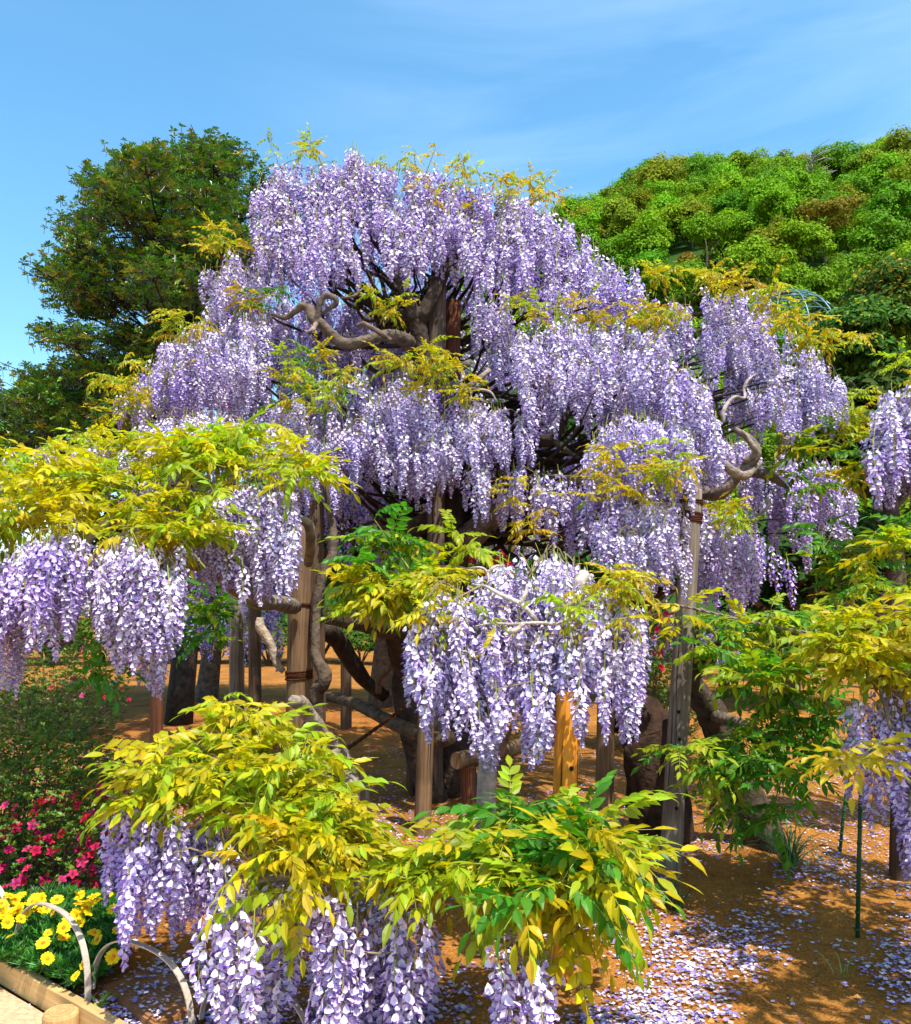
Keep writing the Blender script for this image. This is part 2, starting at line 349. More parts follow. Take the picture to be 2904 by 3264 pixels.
for az, rq in spots:
    x, y = rq * math.sin(az), rq * math.cos(az); z = float(hillh(np.array(x), np.array(y)))
    zone = vnoise(az * 14, rq * .055, 2)
    kk = r.choice(4, p=[.55, .25, .1, .1] if zone < .15 else ([.2, .2, .42, .18] if rq > 110 else [.5, .3, .14, .06]))
    c = [p_ for p_ in protos if p_[0] == kk][r.integers(3)]
    bd = 'near the ridge of the wooded hillside' if rq > 158 else 'half way up the wooded hillside' if rq > 100 else 'on the lower slope of the wooded hillside'
    t = thing(c[1], c[2].split(' in the wood')[0].split(' on the hillside')[0].split(' among')[0] + ' ' + bd, 'tree', (x, y, z + .2), c[3].replace(' on the hill', '') + ' ' + bd.split(' of the')[0].split(' the wooded')[0]); s = r.uniform(.9, 1.4) * np.interp(rq, [50, 180], [.78, 1.42])
    t.scale = (s, s, s * r.uniform(.9, 1.2)); t.rotation_euler = (0, 0, r.uniform(0, 6.28))
    obj('crown', c[4], t); obj('trunk', c[5], t)
lw = [crown_md(3.0, 6.4, 15, 60, .36, c_, r) for c_ in ((.10, .24, .01), (.07, .18, .01), (.15, .19, .012))]; it = []
for i in range(75):
    az = r.uniform(-.30, .02); rq = r.uniform(55, 185); x, y = rq * math.sin(az), rq * math.cos(az); it.append((lw[r.integers(3)], rot('z', r.uniform(0, 6)) * r.uniform(1.1, 1.8), np.array([x, y, float(hillh(np.array(x), np.array(y))) - .5]), 1.0))
tag(obj('far_wood', to_mesh(merge(it), 'far_wood', [M_hill])), 'mass of green wood on the low end of the hill, behind the wisteria crown', 'wood', kind='stuff')
# a bare grey tree and an orange-brown tree that stand out
def bare_tree(x, y, z, h, label):
    t = thing('bare_tree', label, 'tree', (x, y, z)); md = MD(); r = np.random.default_rng(9)
    tube(md, [(x, y, z - 3), (x + .2, y, z + h * .4), (x - .3, y, z + h)], [.22, .16, .05], 6, (.42, .36, .32))
    part('trunk', md, [M_bark], t, True); md = MD()
    for i in range(34):
        a_ = r.uniform(0, 6.28); hh = z + h * r.uniform(.25, 1); l = h * .5 * r.uniform(.5, 1)
        p0 = np.array([x, y, hh]); p1 = p0 + [math.cos(a_) * l * .5, math.sin(a_) * l * .5, l * .2]; p2 = p1 + [math.cos(a_ + .4) * l * .5, math.sin(a_ + .4) * l * .5, l * .05]
        tube(md, [p0, p1, p2], [.09, .07, .03], 4, (.45, .39, .35), sub=1)
    part('branch', md, [M_bark], t, True, 'stuff')
def onhill(u, v, rq):
    p = O(u, v, rq); az = math.atan2(p[0], p[1]); x, y = rq * math.sin(az), rq * math.cos(az); return x, y, float(hillh(np.array(x), np.array(y)))
for u, v, h, lb in [(1625, 375, 6.5, 'bare pale grey tree with spreading twigs high on the green hillside')]:
    # find range where the ray meets the hill
    for rq in np.arange(60, 180, 1.0):
        x, y, z = onhill(u, v, rq); pp = O(u, v, y)
        if z + 5 > pp[2]: break
    bare_tree(x, y, z + 2, h + 2, lb)
def special(u, v, col, label, name='leafy_tree', s=1.0, rad=3.0):
    for rq in np.arange(60, 180, 1.0):
        x, y, z = onhill(u, v, rq); pp = O(u, v, y)
        if z + 5 > pp[2]: break
    t = thing(name, label, 'tree', (x, y, z + 2.6)); cm = crown_md(rad * s, 6.5 * s, 20, 110, .26, col, np.random.default_rng(int(u)))
    obj('crown', to_mesh(cm, 'crown', [M_hill]), t)
    tm = MD(); tube(tm, [(0, 0, -4), (0, .1, 0), (0, 0, 3)], [.3, .2, .08], 6, (.11, .08, .055)); obj('trunk', to_mesh(tm, 'trunk', [M_bark], True), t)
special(1375, 545, (.24, .13, .012), 'rusty orange-brown tree on the hillside just above the wisteria shoulder', s=.8)
special(1645, 470, (.20, .165, .012), 'wide olive-brown crown in the middle of the green hillside', s=1.25, rad=4)
special(1560, 300, (.05, .08, .02), 'dark flat-topped pine below the ridge line of the hill', 'pine_tree')
special(1345, 318, (.035, .07, .022), 'small dark blue-green tree on the left end of the ridge', s=.8)

# ------------------------------------------------------------------ lattice dome beyond the trees
def lattice_dome():
    c = O(1572, 705, 34); rx = 2.35; M_met = mat('blue_green_metal', (.09, .20, .20), .4, 0, .5, metal=.3)
    t = thing('lattice_dome', 'pale blue-green metal lattice dome rising behind the wisteria in front of the wooded hill', 'dome', tuple(c))
    hh = 2.55
    def pt(az, el): return c + np.array([rx * math.cos(el) * math.cos(az), rx * math.cos(el) * math.sin(az), hh * math.sin(el)])
    for k in range(12):
        md = MD(); tube(md, [pt(k * math.pi / 6, e) for e in np.linspace(0, math.pi / 2, 7)], .035, 5, sub=2); part('rib', md, [M_met], t, True)
    for e in np.linspace(0, 1.35, 9):
        md = MD(); tube(md, [pt(a_, e) for a_ in np.linspace(0, 2 * math.pi, 25)], .022, 4, sub=1); part('hoop', md, [M_met], t, True)
lattice_dome()

# ------------------------------------------------------------------ bigger trees on the right, in front of the hill
def mid_tree(u, v, d, rad, hgt, col, label, seed, hi=None, ls=.075, nc=34, nl=330):
    base = O(u, v, d); r = np.random.default_rng(seed)
    t = thing('leafy_tree', label, 'tree', (base[0], base[1], 0))
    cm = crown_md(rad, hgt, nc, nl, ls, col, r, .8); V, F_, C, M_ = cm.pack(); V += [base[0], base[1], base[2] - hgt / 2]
    if hi is not None:
        k = r.random(len(V) // 4) < .16; kk = np.repeat(k, 4) & (np.repeat((V[::4, 2] > base[2] - hgt * .1), 4)); C[kk] = np.array(hi) * r.uniform(.7, 1.2)  # sunlit patches painted into the upper leaf colours
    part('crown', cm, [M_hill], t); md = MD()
    tube(md, [(base[0], base[1], -.1), (base[0] + .1, base[1], base[2] * .5), (base[0], base[1], base[2] + hgt * .3)], [.2, .15, .05], 8, (.12, .085, .06), gnarl=.1); part('trunk', md, [M_bark], t, True)
    for i in range(7):
        a_ = r.uniform(0, 6.28); h0 = base[2] * (.55 + .07 * i); md = MD()
        p0 = np.array([base[0], base[1], h0]); p1 = p0 + [math.cos(a_) * rad * .4, math.sin(a_) * rad * .4, .5]; p2 = p1 + [math.cos(a_) * rad * .35, math.sin(a_) * rad * .35, .25]
        tube(md, [p0, p1, p2], [.07, .05, .02], 5, (.12, .085, .06)); part('branch', md, [M_bark], t, True)
mid_tree(1800, 620, 21, 1.7, 4.6, (.05, .12, .012), 'tall dark green tree with painted sunlit yellow patches at the right edge behind the wisteria', 21, (.5, .36, .02))
mid_tree(1730, 690, 17, 1.25, 2.6, (.06, .15, .014), 'medium green bushy tree right of the lattice dome', 22, (.3, .36, .03))
mid_tree(1665, 720, 24, 1.6, 2.4, (.06, .16, .012), 'rounded green tree just below the lattice dome', 23)
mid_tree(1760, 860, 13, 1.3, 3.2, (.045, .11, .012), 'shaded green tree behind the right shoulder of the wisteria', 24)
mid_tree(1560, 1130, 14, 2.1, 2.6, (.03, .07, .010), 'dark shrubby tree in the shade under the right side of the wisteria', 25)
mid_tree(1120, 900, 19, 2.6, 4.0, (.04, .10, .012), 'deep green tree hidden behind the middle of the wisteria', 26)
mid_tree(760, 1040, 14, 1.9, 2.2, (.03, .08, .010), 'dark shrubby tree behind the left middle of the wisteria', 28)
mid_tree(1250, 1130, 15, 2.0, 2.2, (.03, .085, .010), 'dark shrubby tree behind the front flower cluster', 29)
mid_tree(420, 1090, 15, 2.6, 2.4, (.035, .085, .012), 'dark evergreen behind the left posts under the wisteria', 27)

# ------------------------------------------------------------------ background shrubs along the far side
r = np.random.default_rng(31)
shr = [crown_md(1.2, 1.5, 16, 190, .06, c, np.random.default_rng(40 + i), .8) for i, c in enumerate([(.045, .10, .014), (.07, .14, .014), (.10, .13, .015)])]
shm = [to_mesh(s, 'foliage', [M_hill]) for s in shr]
stm = MD()
for k in range(7):
    a_ = k * .9; tube(stm, [(0, 0, -.05), (math.cos(a_) * .3, math.sin(a_) * .3, .5), (math.cos(a_) * .6, math.sin(a_) * .6, .95)], [.03, .022, .01], 4, (.14, .1, .07), sub=1)
stme = to_mesh(stm, 'stem', [M_bark])
for i in range(30):
    x = -15 + i * 1.25 + r.uniform(-.4, .4); y = 24 + r.uniform(-1.5, 1.5) + abs(x) * .1
    t = thing('shrub', 'dense green shrub in the row along the far side of the garden', 'shrub', (x, y, 0), 'shrubs in the far row')
    s = r.uniform(.85, 1.5); t.scale = (s, s, s * r.uniform(.8, 1.3)); t.rotation_euler = (0, 0, r.uniform(0, 6))
    obj('foliage', shm[i % 3], t); obj('stem', stme, t)

# ------------------------------------------------------------------ evergreen tree at left
def evergreen():
    r = np.random.default_rng(77); D0 = 12.0
    poly = [(-40, 830), (20, 790), (70, 745), (118, 735), (72, 660), (92, 640), (85, 580), (108, 560), (125, 505), (165, 470), (162, 428), (200, 400), (195, 352), (225, 345), (232, 312), (290, 306), (330, 288), (370, 262), (405, 278), (455, 284), (490, 305), (515, 345), (560, 420), (520, 600), (420, 760), (260, 880), (60, 930), (-60, 930)]
    base = np.array([O(385, 700, D0)[0], D0, 0]); t = thing('evergreen_tree', 'tall dark evergreen tree with red-tipped glossy leaves standing at the left against the sky', 'tree', tuple(base))
    # rosette variants
    ros = []
    for q in range(8):
        md = MD(); n = 8
        tint = [(.10, .20, .012), (.06, .16, .012), (.15, .22, .014), (.05, .13, .012), (.19, .17, .014), (.08, .18, .012), (.12, .21, .012), (.08, .17, .012)][q]
        for k in range(n):
            a_ = k * 2.4 + r.uniform(-.3, .3); el = r.uniform(-.1, .9); l = r.uniform(.060, .092); wd = l * .22
            A = rot('z', a_) @ rot('y', -el)
            V = np.array([[.006, 0, 0], [l * .6, wd, .008], [l * .6, 0, -.004], [l * .6, -wd, .008], [l, 0, -.01]]) @ A.T
            c = np.array(tint) * r.uniform(.9, 1.8) * [1.06, 1, 1]
            if r.random() < .035: c = np.array([.60, .03, .012])
            md.add(V, [(0, 2, 1), (0, 3, 2), (1, 2, 4), (2, 3, 4)], c)
        tube(md, [(0, 0, 0), (0, 0, -.10)], [.004, .004], 3, (.05, .035, .025), sub=1, caps=False); ros.append(md)
    trunkpts = [base, base + [.1, 0, 2.2], base + [0, .1, 4.2], O(395, 560, D0), O(400, 430, D0), O(410, 330, D0)]
    md = MD(); tube(md, trunkpts, [.2, .17, .14, .11, .07, .03], 8, (.045, .035, .028), gnarl=.12); part('trunk', md, [M_bark], t, True)
    items = []; twm = MD(); nb = 0
    # clump centres on flattened layers
    cl = []
    tries = 0
    while len(cl) < 185 and tries < 8000:
        tries += 1
        u = r.uniform(-60, 560); v = r.uniform(255, 925)
        if not in_poly(poly, u, v) or not in_poly(poly, u - 22, v - 4) and r.random() < .35: continue
        dd = D0 + r.normal() * 1.2
        p = O(u, v, dd)
        if all(np.linalg.norm((p - q) * [1, .7, 1.5]) > .34 for q in cl): cl.append(p)
    for p in cl:
        # branch to trunk
        zz = min(max(p[2] - r.uniform(.25, 1.2), 2.0), 8.0); tp = np.array([np.interp(zz, [q[2] for q in trunkpts], [q[0] for q in trunkpts]), np.interp(zz, [q[2] for q in trunkpts], [q[1] for q in trunkpts]), zz])
        mid = tp * .5 + p * .5 + r.normal(size=3) * .12 - [0, 0, .08]
        if nb < 40:
            md = MD(); tube(md, [tp, mid, p - [0, 0, .12]], [.045, .03, .012], 5, (.035, .028, .022), sub=3); part('branch', md, [M_bark], t, True); nb += 1
        else: tube(twm, [tp, mid, p - [0, 0, .12]], [.025, .018, .008], 4, (.035, .028, .022), sub=2)
        for k in range(9):
            e = p + r.normal(size=3) * [.2, .2, .07]; tube(twm, [p - [0, 0, .12], (p + e) / 2 + r.normal(size=3) * .03 - [0, 0, .04], e], [.011, .008, .005], 3, (.04, .03, .024), sub=1, caps=False)
        n = int(r.uniform(80, 112))
        for k in range(n):
            e = p + np.clip(r.normal(size=3), -1.9, 1.9) * [.20, .20, .085]; e[2] -= .22 * ((e[0] - p[0]) ** 2 + (e[1] - p[1]) ** 2)
            A = rot('z', r.uniform(0, 6.28)) @ rot('x', r.normal() * .35) * r.uniform(.75, 1.15)
            items.append((ros[r.integers(8)], A, e, 1.0))
    part('crown', merge(items), [M_ever], t, kind='stuff')
    part('twigs', twm, [M_bark], t, kind='stuff')
evergreen()

# ------------------------------------------------------------------ wisteria building blocks
def make_raceme(L_, r, hue, lod=0):
    """hanging flower cluster, origin at top of stem, hanging to -Z"""
    md = MD(); n = int(L_ / (.0064 if lod == 0 else .0095)); bare = .035
    sway = r.normal(size=2) * .03
    def axis(t): return np.array([sway[0] * math.sin(t * 2.2), sway[1] * math.sin(t * 2), -t * L_])
    tube(md, [axis(0) + [0, 0, .05], axis(.33), axis(.66), axis(1)], [.0028, .0026, .002, .001], 3, (1, 1, 1), m=1, sub=2, caps=False)
    Rm = r.uniform(.043, .058)
    white = np.array([.97, .91, .97]); lil = np.array([.72, .56, .93]); vio = np.array([.21, .065, .58])  # vio: violet keel, deepened to put shade between the florets
    base = white * (1 - hue) + lil * hue
    Vs = []; Fs = []; Cs = []; cnt = 0
    for i in range(n):
        t = (i + r.uniform(-.4, .4)) / n; t = bare / L_ + max(t, 0) * (1 - bare / L_)
        a_ = i * 2.39996 + r.normal() * .35
        prof = (.35 + .65 * min(1, t / .14)) * (1 - .88 * max(0, (t - .28) / .72) ** 1.5)
        rr = Rm * prof * r.uniform(.55, 1.15)
        o = np.array([math.cos(a_), math.sin(a_), 0]); sgl = np.array([-o[1], o[0], 0])
        p = axis(t) + o * rr + [0, 0, -.006 + r.normal() * .004]
        s = (.0190 if lod == 0 else .022) * (.62 + .38 * min(1, (1.02 - t) / .30)) * r.uniform(.82, 1.18)
        tilt = r.uniform(.0, 1.1); yaw = r.normal() * .55
        # local frame: zt = petal facing, yt = up along petal
        f = o * math.cos(yaw) + sgl * math.sin(yaw); sd_ = np.array([-f[1], f[0], 0])
        up = np.array([0, 0, 1.0]) * math.cos(tilt) - f * math.sin(tilt); fn = f * math.cos(tilt) + np.array([0, 0, 1.0]) * math.sin(tilt)
        cb = base * r.uniform(.86, 1.08); cb = np.clip(cb * (1 - .30 * max(0, t - .6)) , 0, .97)
        if r.random() < .10: cb = lil * r.uniform(.8, 1.05)
        ck = (vio * (1 - .3 * hue) + lil * .12) * r.uniform(.7, 1.25)
        if lod == 0:
            P6 = [(0, 1.05, -.1), (.62, .25, .12), (.78, -.5, .05), (0, -.95, .25), (-.78, -.5, .05), (-.62, .25, .12), (0, -.1, -.22)]
            for x, y, z in P6: Vs.append(p + sd_ * x * s + up * y * s + fn * z * s)
            Cs += [cb * [.93, .97, .85]] + [cb] * 5 + [cb * [.88, .83, .97]]
            b = cnt; Fs += [(b + 6, b, b + 5), (b + 6, b + 5, b + 4), (b + 6, b + 4, b + 3), (b + 6, b + 3, b + 2), (b + 6, b + 2, b + 1), (b + 6, b + 1, b)]; cnt += 7
            q = p + up * (-.55 * s) - fn * (.45 * s)
            for x, y, z in [(0, .5, -.2), (.42, -.2, .15), (0, -.75, .75), (-.42, -.2, .15)]: Vs.append(q + sd_ * x * s + up * y * s + fn * z * s)
            Cs += [ck] * 4; b = cnt; Fs += [(b, b + 3, b + 2), (b, b + 2, b + 1)]; cnt += 4
        else:
            for x, y, z in [(0, 1, 0), (.75, -.3, .1), (0, -.9, .2), (-.75, -.3, .1)]: Vs.append(p + sd_ * x * s + up * y * s + fn * z * s)
            cc = cb if r.random() < .66 else ck
            Cs += [cc] * 4; b = cnt; Fs += [(b, b + 2, b + 1), (b, b + 3, b + 2)]; cnt += 4
    md.add(np.array(Vs), Fs, np.clip(np.array(Cs), 0, 1), 0)
    return md
r = np.random.default_rng(3)
RAC = []; RACL = []
LENS = [.34, .40, .46, .52, .44, .38, .48, .56, .42, .50, .36, .45, .30, .60]
HUES = [.0, .12, .25, .05, .8, .38, .0, .15, .55, .08, .2, 1.0, .3, .1]
for l, h in zip(LENS, HUES):
    a0 = make_raceme(l, r, h); RAC.append((a0, to_mesh(a0, 'flower_raceme', [M_petal, M_stem]), l, h)); RACL.append((make_raceme(l, r, h, 1), None, l, h))

def make_leaf(r, col, size=1.0, pairs=5, droop=.5, fine=True, curl=.1):
    """pinnate leaf: stalk along +X, paired pointed leaflets"""
    md = MD(); Lr = .155 * size * (1 + pairs * .04); col = np.array(col)
    def ax(t): return np.array([t * Lr, 0, -.35 * Lr * t * t * (1 + droop)])
    tube(md, [ax(0), ax(.5), ax(1)], [.0018 * size ** .5, .0014, .0009], 3, (1, 1, 1), m=1, sub=2, caps=False)
    def leaflet(p, ang, dr, l, wd):
        c = col * r.uniform(.66, 1.18) * (1 + r.normal(size=3) * .07); rl = r.normal() * .25
        A = rot('z', ang) @ rot('y', dr) @ rot('x', rl)
        st = [(.22, .72), (.48, 1.0), (.76, .58)] if fine else [(.42, 1.0)]
        V = [(0, 0, 0)]; 
        for t, w_ in st:
            zc = -curl * l * t * t * 1.6; up = wd * .28
            V += [(t * l, wd * w_, zc + up * w_ + r.normal() * .03 * wd), (t * l, 0, zc), (t * l, -wd * w_, zc + up * w_ + r.normal() * .03 * wd)]
        V.append((l, 0, -curl * l * 1.9)); V = np.array(V) @ A.T + p; Fc = [(0, 2, 1), (0, 3, 2)]
        for i in range(len(st) - 1):
            b = 1 + i * 3; Fc += [(b, b + 1, b + 4), (b, b + 4, b + 3), (b + 1, b + 2, b + 5), (b + 1, b + 5, b + 4)]
        b = 1 + (len(st) - 1) * 3; e = len(V) - 1; Fc += [(b, b + 1, e), (b + 1, b + 2, e)]
        cc = np.tile(c, (len(V), 1)); cc[2::3] *= [1.12, 1.08, .9]
        md.add(V, Fc, np.clip(cc, 0, 1), 0)
    ls = .066 * size
    for k in range(pairs):
        t = .22 + .72 * k / pairs; f = 1 - .25 * abs(k / pairs - .45)
        for sgn in (1, -1):
            leaflet(ax(t), sgn * (1.15 - .5 * k / pairs + r.normal() * .13), droop * r.uniform(.35, 1.25), ls * f * r.uniform(.85, 1.12), ls * .205 * r.uniform(.85, 1.2))
    leaflet(ax(1), r.normal() * .15, .25 + droop * .8, ls * 1.08, ls * .2)
    return md
LC = {'yellow': (.54, .48, .007), 'gold': (.56, .44, .010), 'lime': (.33, .46, .012), 'green': (.075, .27, .016), 'bronze': (.48, .37, .04)}
LEAF = {}; r = np.random.default_rng(8)
for cn, c in LC.items():
    for szn, sz, fine in (('big', 1.24, True), ('mid', 1.02, True), ('small', .72, False)):
        LEAF[cn, szn] = []
        for q in range(4):
            md = make_leaf(r, c, sz, [5, 4, 6, 5][q], [.35, .7, 1.15, .5][q] * (1.3 if szn == 'small' else 1), fine, [.08, .18, .12, .05][q])
            LEAF[cn, szn].append((md, to_mesh(md, 'leaf', [M_leaf, M_stem])))

class Wisteria:
    def __init__(s, label, base, seed):
        s.root = thing('wisteria', label, 'wisteria', tuple(base)); s.r = np.random.default_rng(seed); s.rac = []; s.lv = []; s.tw = MD()
    def racemes(s, poly, dt, db, rho=80, lod=0, jit=.12, hue=None, ls=(.8, 1.12), pri=0, twigs=True):
        r = s.r; us = [p[0] for p in poly]; vs = [p[1] for p in poly]; v0, v1 = min(vs), max(vs); u0, u1 = min(us), max(us)
        dm = (dt + db) / 2; am = area(poly) * (K * dm / F) ** 2; n = int(am * rho); got = 0; tries = 0; pts = []
        while got < n and tries < n * 45:
            tries += 1
            u = r.uniform(u0, u1); v = r.uniform(v0 - 10, v1); k = r.integers(len(RAC)); sc_ = r.uniform(*ls)
            d = dt + (db - dt) * (v - v0) / (v1 - v0) + r.normal() * jit
            q0 = O(u, v, d); cn_ = vnoise(q0[0] * 7.5, q0[2] * 3.2, 4.1); d += .26 * cn_ * (d / 6)
            if cn_ < -.35 and r.random() < .75: continue
            lp = RAC[k][2] * sc_ * F / d / K
            if not in_poly(poly, u, v + 6) or not in_poly(poly, u, v + lp * r.uniform(.78, .97)): continue
            p = O(u, v, d); hz = vnoise(p[0] * 2.2 + 3, p[2] * 2.0, 1.3)
            want = hue if hue is not None else np.clip(.15 + hz * .8, 0, 1)
            best = min(range(len(RAC)), key=lambda q: abs(RAC[q][3] - want) + abs(RAC[q][2] - RAC[k][2]) * 2 + r.random() * .55)
            A = (rot('z', r.uniform(0, 6.28)) @ rot('x', r.normal() * .07)) * sc_ * np.array([1, 1, 1])
            s.rac.append((pri + d, best, A, p, lod, sc_)); got += 1; pts.append(p)
        if twigs and len(pts) > 6:
            pts = np.array(pts)
            for i in range(len(pts) // 4):
                a0 = pts[r.integers(len(pts))]; dd = np.linalg.norm(pts - a0, axis=1); nb = np.argsort(dd)[1:14]
                b0 = pts[nb[r.integers(len(nb))]]; c0 = pts[np.argsort(np.linalg.norm(pts - b0, axis=1))[r.integers(1, min(9, len(pts)))]]
                tube(s.tw, [a0, (a0 + b0) / 2 + r.normal(size=3) * .03 + [0, 0, .03], b0, (b0 + c0) / 2 + r.normal(size=3) * .03, c0], [.003, .004, .003, .0025, .002], 3, (.26, .20, .11), sub=2, caps=False)
        return s
    def leaves(s, poly, dt, db, n, size='mid', cols=(('yellow', 5), ('lime', 3), ('gold', 2)), jit=.1, per=6, pri=0, out=.0, upb=.35, spread=1.0):
        """n shoots of ~per compound leaves each"""
        r = s.r; us = [p[0] for p in poly]; vs = [p[1] for p in poly]; v0, v1 = min(vs), max(vs); u0, u1 = min(us), max(us); got = 0; tries = 0
        names = [c for c, w_ in cols]; wt = np.array([w_ for c, w_ in cols], float); wt /= wt.sum()
        while got < n and tries < n * 60:
            tries += 1; u = r.uniform(u0, u1); v = r.uniform(v0, v1)
            if not in_poly(poly, u, v): continue
            got += 1; d = dt + (db - dt) * (v - v0) / (v1 - v0) + r.normal() * jit; p = O(u, v, d); cn = names[r.choice(len(names), p=wt)]
            a0 = r.uniform(0, 6.28); sl = r.uniform(.05, .16); sa = -math.pi / 2 + r.normal() * 1.2
            sdir = np.array([math.cos(sa) * .7, math.sin(sa) * .7, r.uniform(-.1, .9)]); tip = p + sdir * sl
            tube(s.tw, [p - sdir * sl * 1.2, p, tip], [.004, .003, .0015], 3, (.30, .30, .06), sub=1, caps=False)
            for k in range(per + r.integers(-1, 2)):
                a_ = a0 + k * 2.4 + r.normal() * .3; el = upb + r.normal() * .38
                dr_ = np.array([math.cos(a_) * math.cos(el), math.sin(a_) * math.cos(el) - out, math.sin(el)])
                q = p + (tip - p) * (k / per); sz = r.uniform(.72, 1.15)
                if r.random() < .18: cn2 = names[r.choice(len(names), p=wt)]
                else: cn2 = cn
                s.lv.append((pri + d, (cn2, size), r.integers(4), frame(dr_, r.normal() * .3) * sz, q, 0))
        return s
    def branch(s, pts, rad, col=(.17, .125, .09), gn=.16, name='branch', sides=8, sub=4):
        md = MD(); tube(md, pts, rad, sides, col, gnarl=gn, sub=sub, r=s.r); part(name, md, [M_bark], s.root, True)
    def build(s, nr=300, nl=300):
        root = s.root; L0 = np.array(root.location)
        from mathutils import Matrix
        def place(name, me, A, p):
            o = bpy.data.objects.new(name, me); COL.objects.link(o); o.parent = root
            m = Matrix.Identity(4)
            for i in range(3):
                for j in range(3): m[i][j] = float(A[i, j])
                m[i][3] = float(p[i] - L0[i])
            o.matrix_local = m
        s.rac.sort(key=lambda q: q[0]); s.lv.sort(key=lambda q: q[0])
        for q in s.rac[:nr]: place('flower_raceme', RAC[q[1]][1], q[2], q[3])
        rest = s.rac[nr:]
        if rest: part('flower_racemes', merge([((RAC if q[4] == 0 else RACL)[q[1]][0], q[2], q[3], s.r.uniform(.9, 1.04)) for q in rest]), [M_petal, M_stem], root, kind='stuff')
        for q in s.lv[:nl]: place('leaf', LEAF[q[1]][q[2]][1], q[3], q[4])
        rest = s.lv[nl:]
        if rest: part('leaves', merge([(LEAF[q[1]][q[2]][0], q[3], q[4], s.r.uniform(.85, 1.1)) for q in rest]), [M_leaf, M_stem], root, kind='stuff')
        if s.tw.V: part('twigs', s.tw, [M_bark], root, kind='stuff')
        print('wisteria', len(s.rac), len(s.lv))

def C2(u, v, d): return S(*CR(u, v, 1000, 800), d)
def Ca(u, v, d): return S(*CR(u, v, 700, 400), d)
def C3(u, v, d): return S(*CR(u, v, 1904, 400), d)
def C4(u, v, d): return S(*CR(u, v, 0, 1300), d)
def C5(u, v, d): return S(*CR(u, v, 900, 1600), d)
def C6(u, v, d): return S(*CR(u, v, 1904, 1500), d)
def rect(a, b, c, d): return [(a, b), (c, b), (c, d), (a, d)]
YG = (('yellow', 6), ('gold', 1.2), ('lime', 4)); BZ = (('gold', 2), ('bronze', 1), ('yellow', 5), ('lime', 4)); GR = (('green', 5), ('lime', 3), ('yellow', 1)); YL = (('yellow', 5), ('lime', 5), ('gold', .7))

# ================================================================== main wisteria
W = Wisteria('big dome-shaped wisteria covered in hanging lilac flower clusters, propped up in the middle', (O(870, 1300, 7.6)[0], 7.6, 0), 11)
Wr = W.racemes
Wr([(500, 420), (515, 370), (560, 318), (620, 318), (700, 292), (750, 330), (900, 335), (1000, 365), (1060, 405), (1080, 560), (1020, 600), (960, 612), (905, 556), (850, 556), (830, 592), (780, 552), (730, 552), (700, 592), (640, 612), (560, 600), (512, 560)], 7.75, 6.6, 115)
Wr([(1010, 380), (1080, 400), (1150, 450), (1240, 500), (1300, 575), (1290, 650), (1100, 650), (1000, 610)], 7.7, 7.0, 95)
Wr([(388, 600), (400, 545), (440, 500), (520, 490), (550, 560), (545, 640), (450, 650), (392, 640)], 7.5, 7.1, 95, ls=(.65, .9))
Wr([(225, 800), (300, 740), (320, 690), (360, 650), (480, 620), (545, 610), (560, 700), (545, 800), (520, 880), (440, 830), (380, 850), (310, 850), (260, 860)], 7.5, 7.1, 60)
Wr([(312, 740), (320, 690), (370, 655), (438, 645), (446, 815), (380, 848), (312, 800)], 6.85, 6.5, 150, ls=(.6, .9)); Wr([(455, 680), (480, 640), (535, 630), (540, 790), (520, 815), (450, 812)], 6.75, 6.4, 150, ls=(.6, .9)); Wr([(228, 790), (260, 770), (318, 745), (322, 850), (240, 862)], 7.0, 6.8, 150, ls=(.45, .7))
Wr([(540, 600), (700, 590), (830, 600), (820, 760), (720, 760), (640, 790), (560, 800), (530, 700)], 8.5, 8.1, 85, pri=5)
Wr([(560, 790), (680, 750), (760, 735), (900, 765), (1050, 800), (1065, 960), (960, 962), (890, 1000), (840, 998), (760, 950), (700, 1030), (610, 1020), (595, 880)], 7.1, 6.8, 65)
Wr([(596, 900), (620, 870), (660, 870), (690, 990), (655, 1030), (605, 1015)], 6.45, 6.2, 170, ls=(.55, .8)); Wr([(690, 850), (720, 800), (780, 775), (880, 790), (905, 850), (890, 990), (840, 1000), (795, 985), (740, 940), (700, 990)], 6.5, 6.05, 150, ls=(.65, .95))
Wr([(905, 850), (950, 800), (1045, 820), (1062, 950), (1000, 940), (965, 962), (905, 945)], 6.35, 5.95, 160, ls=(.55, .8))
Wr([(935, 590), (1015, 590), (1045, 700), (1040, 780), (1000, 780), (945, 700)], 7.0, 6.7, 110, ls=(.7, 1))
Wr([(1020, 650), (1120, 630), (1250, 640), (1360, 690), (1425, 790), (1440, 960), (1375, 1000), (1290, 900), (1150, 850), (1060, 875), (1020, 770)], 7.2, 6.7, 60)
Wr([(1030, 700), (1050, 655), (1115, 640), (1128, 820), (1135, 845), (1062, 872), (1028, 780)], 6.5, 6.1, 150, ls=(.65, .95)); Wr([(1125, 690), (1150, 650), (1240, 650), (1258, 790), (1215, 838), (1135, 835)], 6.4, 6.0, 150, ls=(.65, .95))
Wr([(1258, 700), (1300, 665), (1350, 685), (1428, 790), (1440, 955), (1395, 975), (1340, 900), (1290, 850), (1255, 800)], 6.2, 5.75, 150, ls=(.65, .95))
Wr([(1290, 620), (1360, 580), (1450, 550), (1530, 575), (1600, 645), (1680, 745), (1690, 850), (1640, 890), (1580, 910), (1470, 860), (1440, 780), (1370, 740)], 7.4, 6.9, 75)
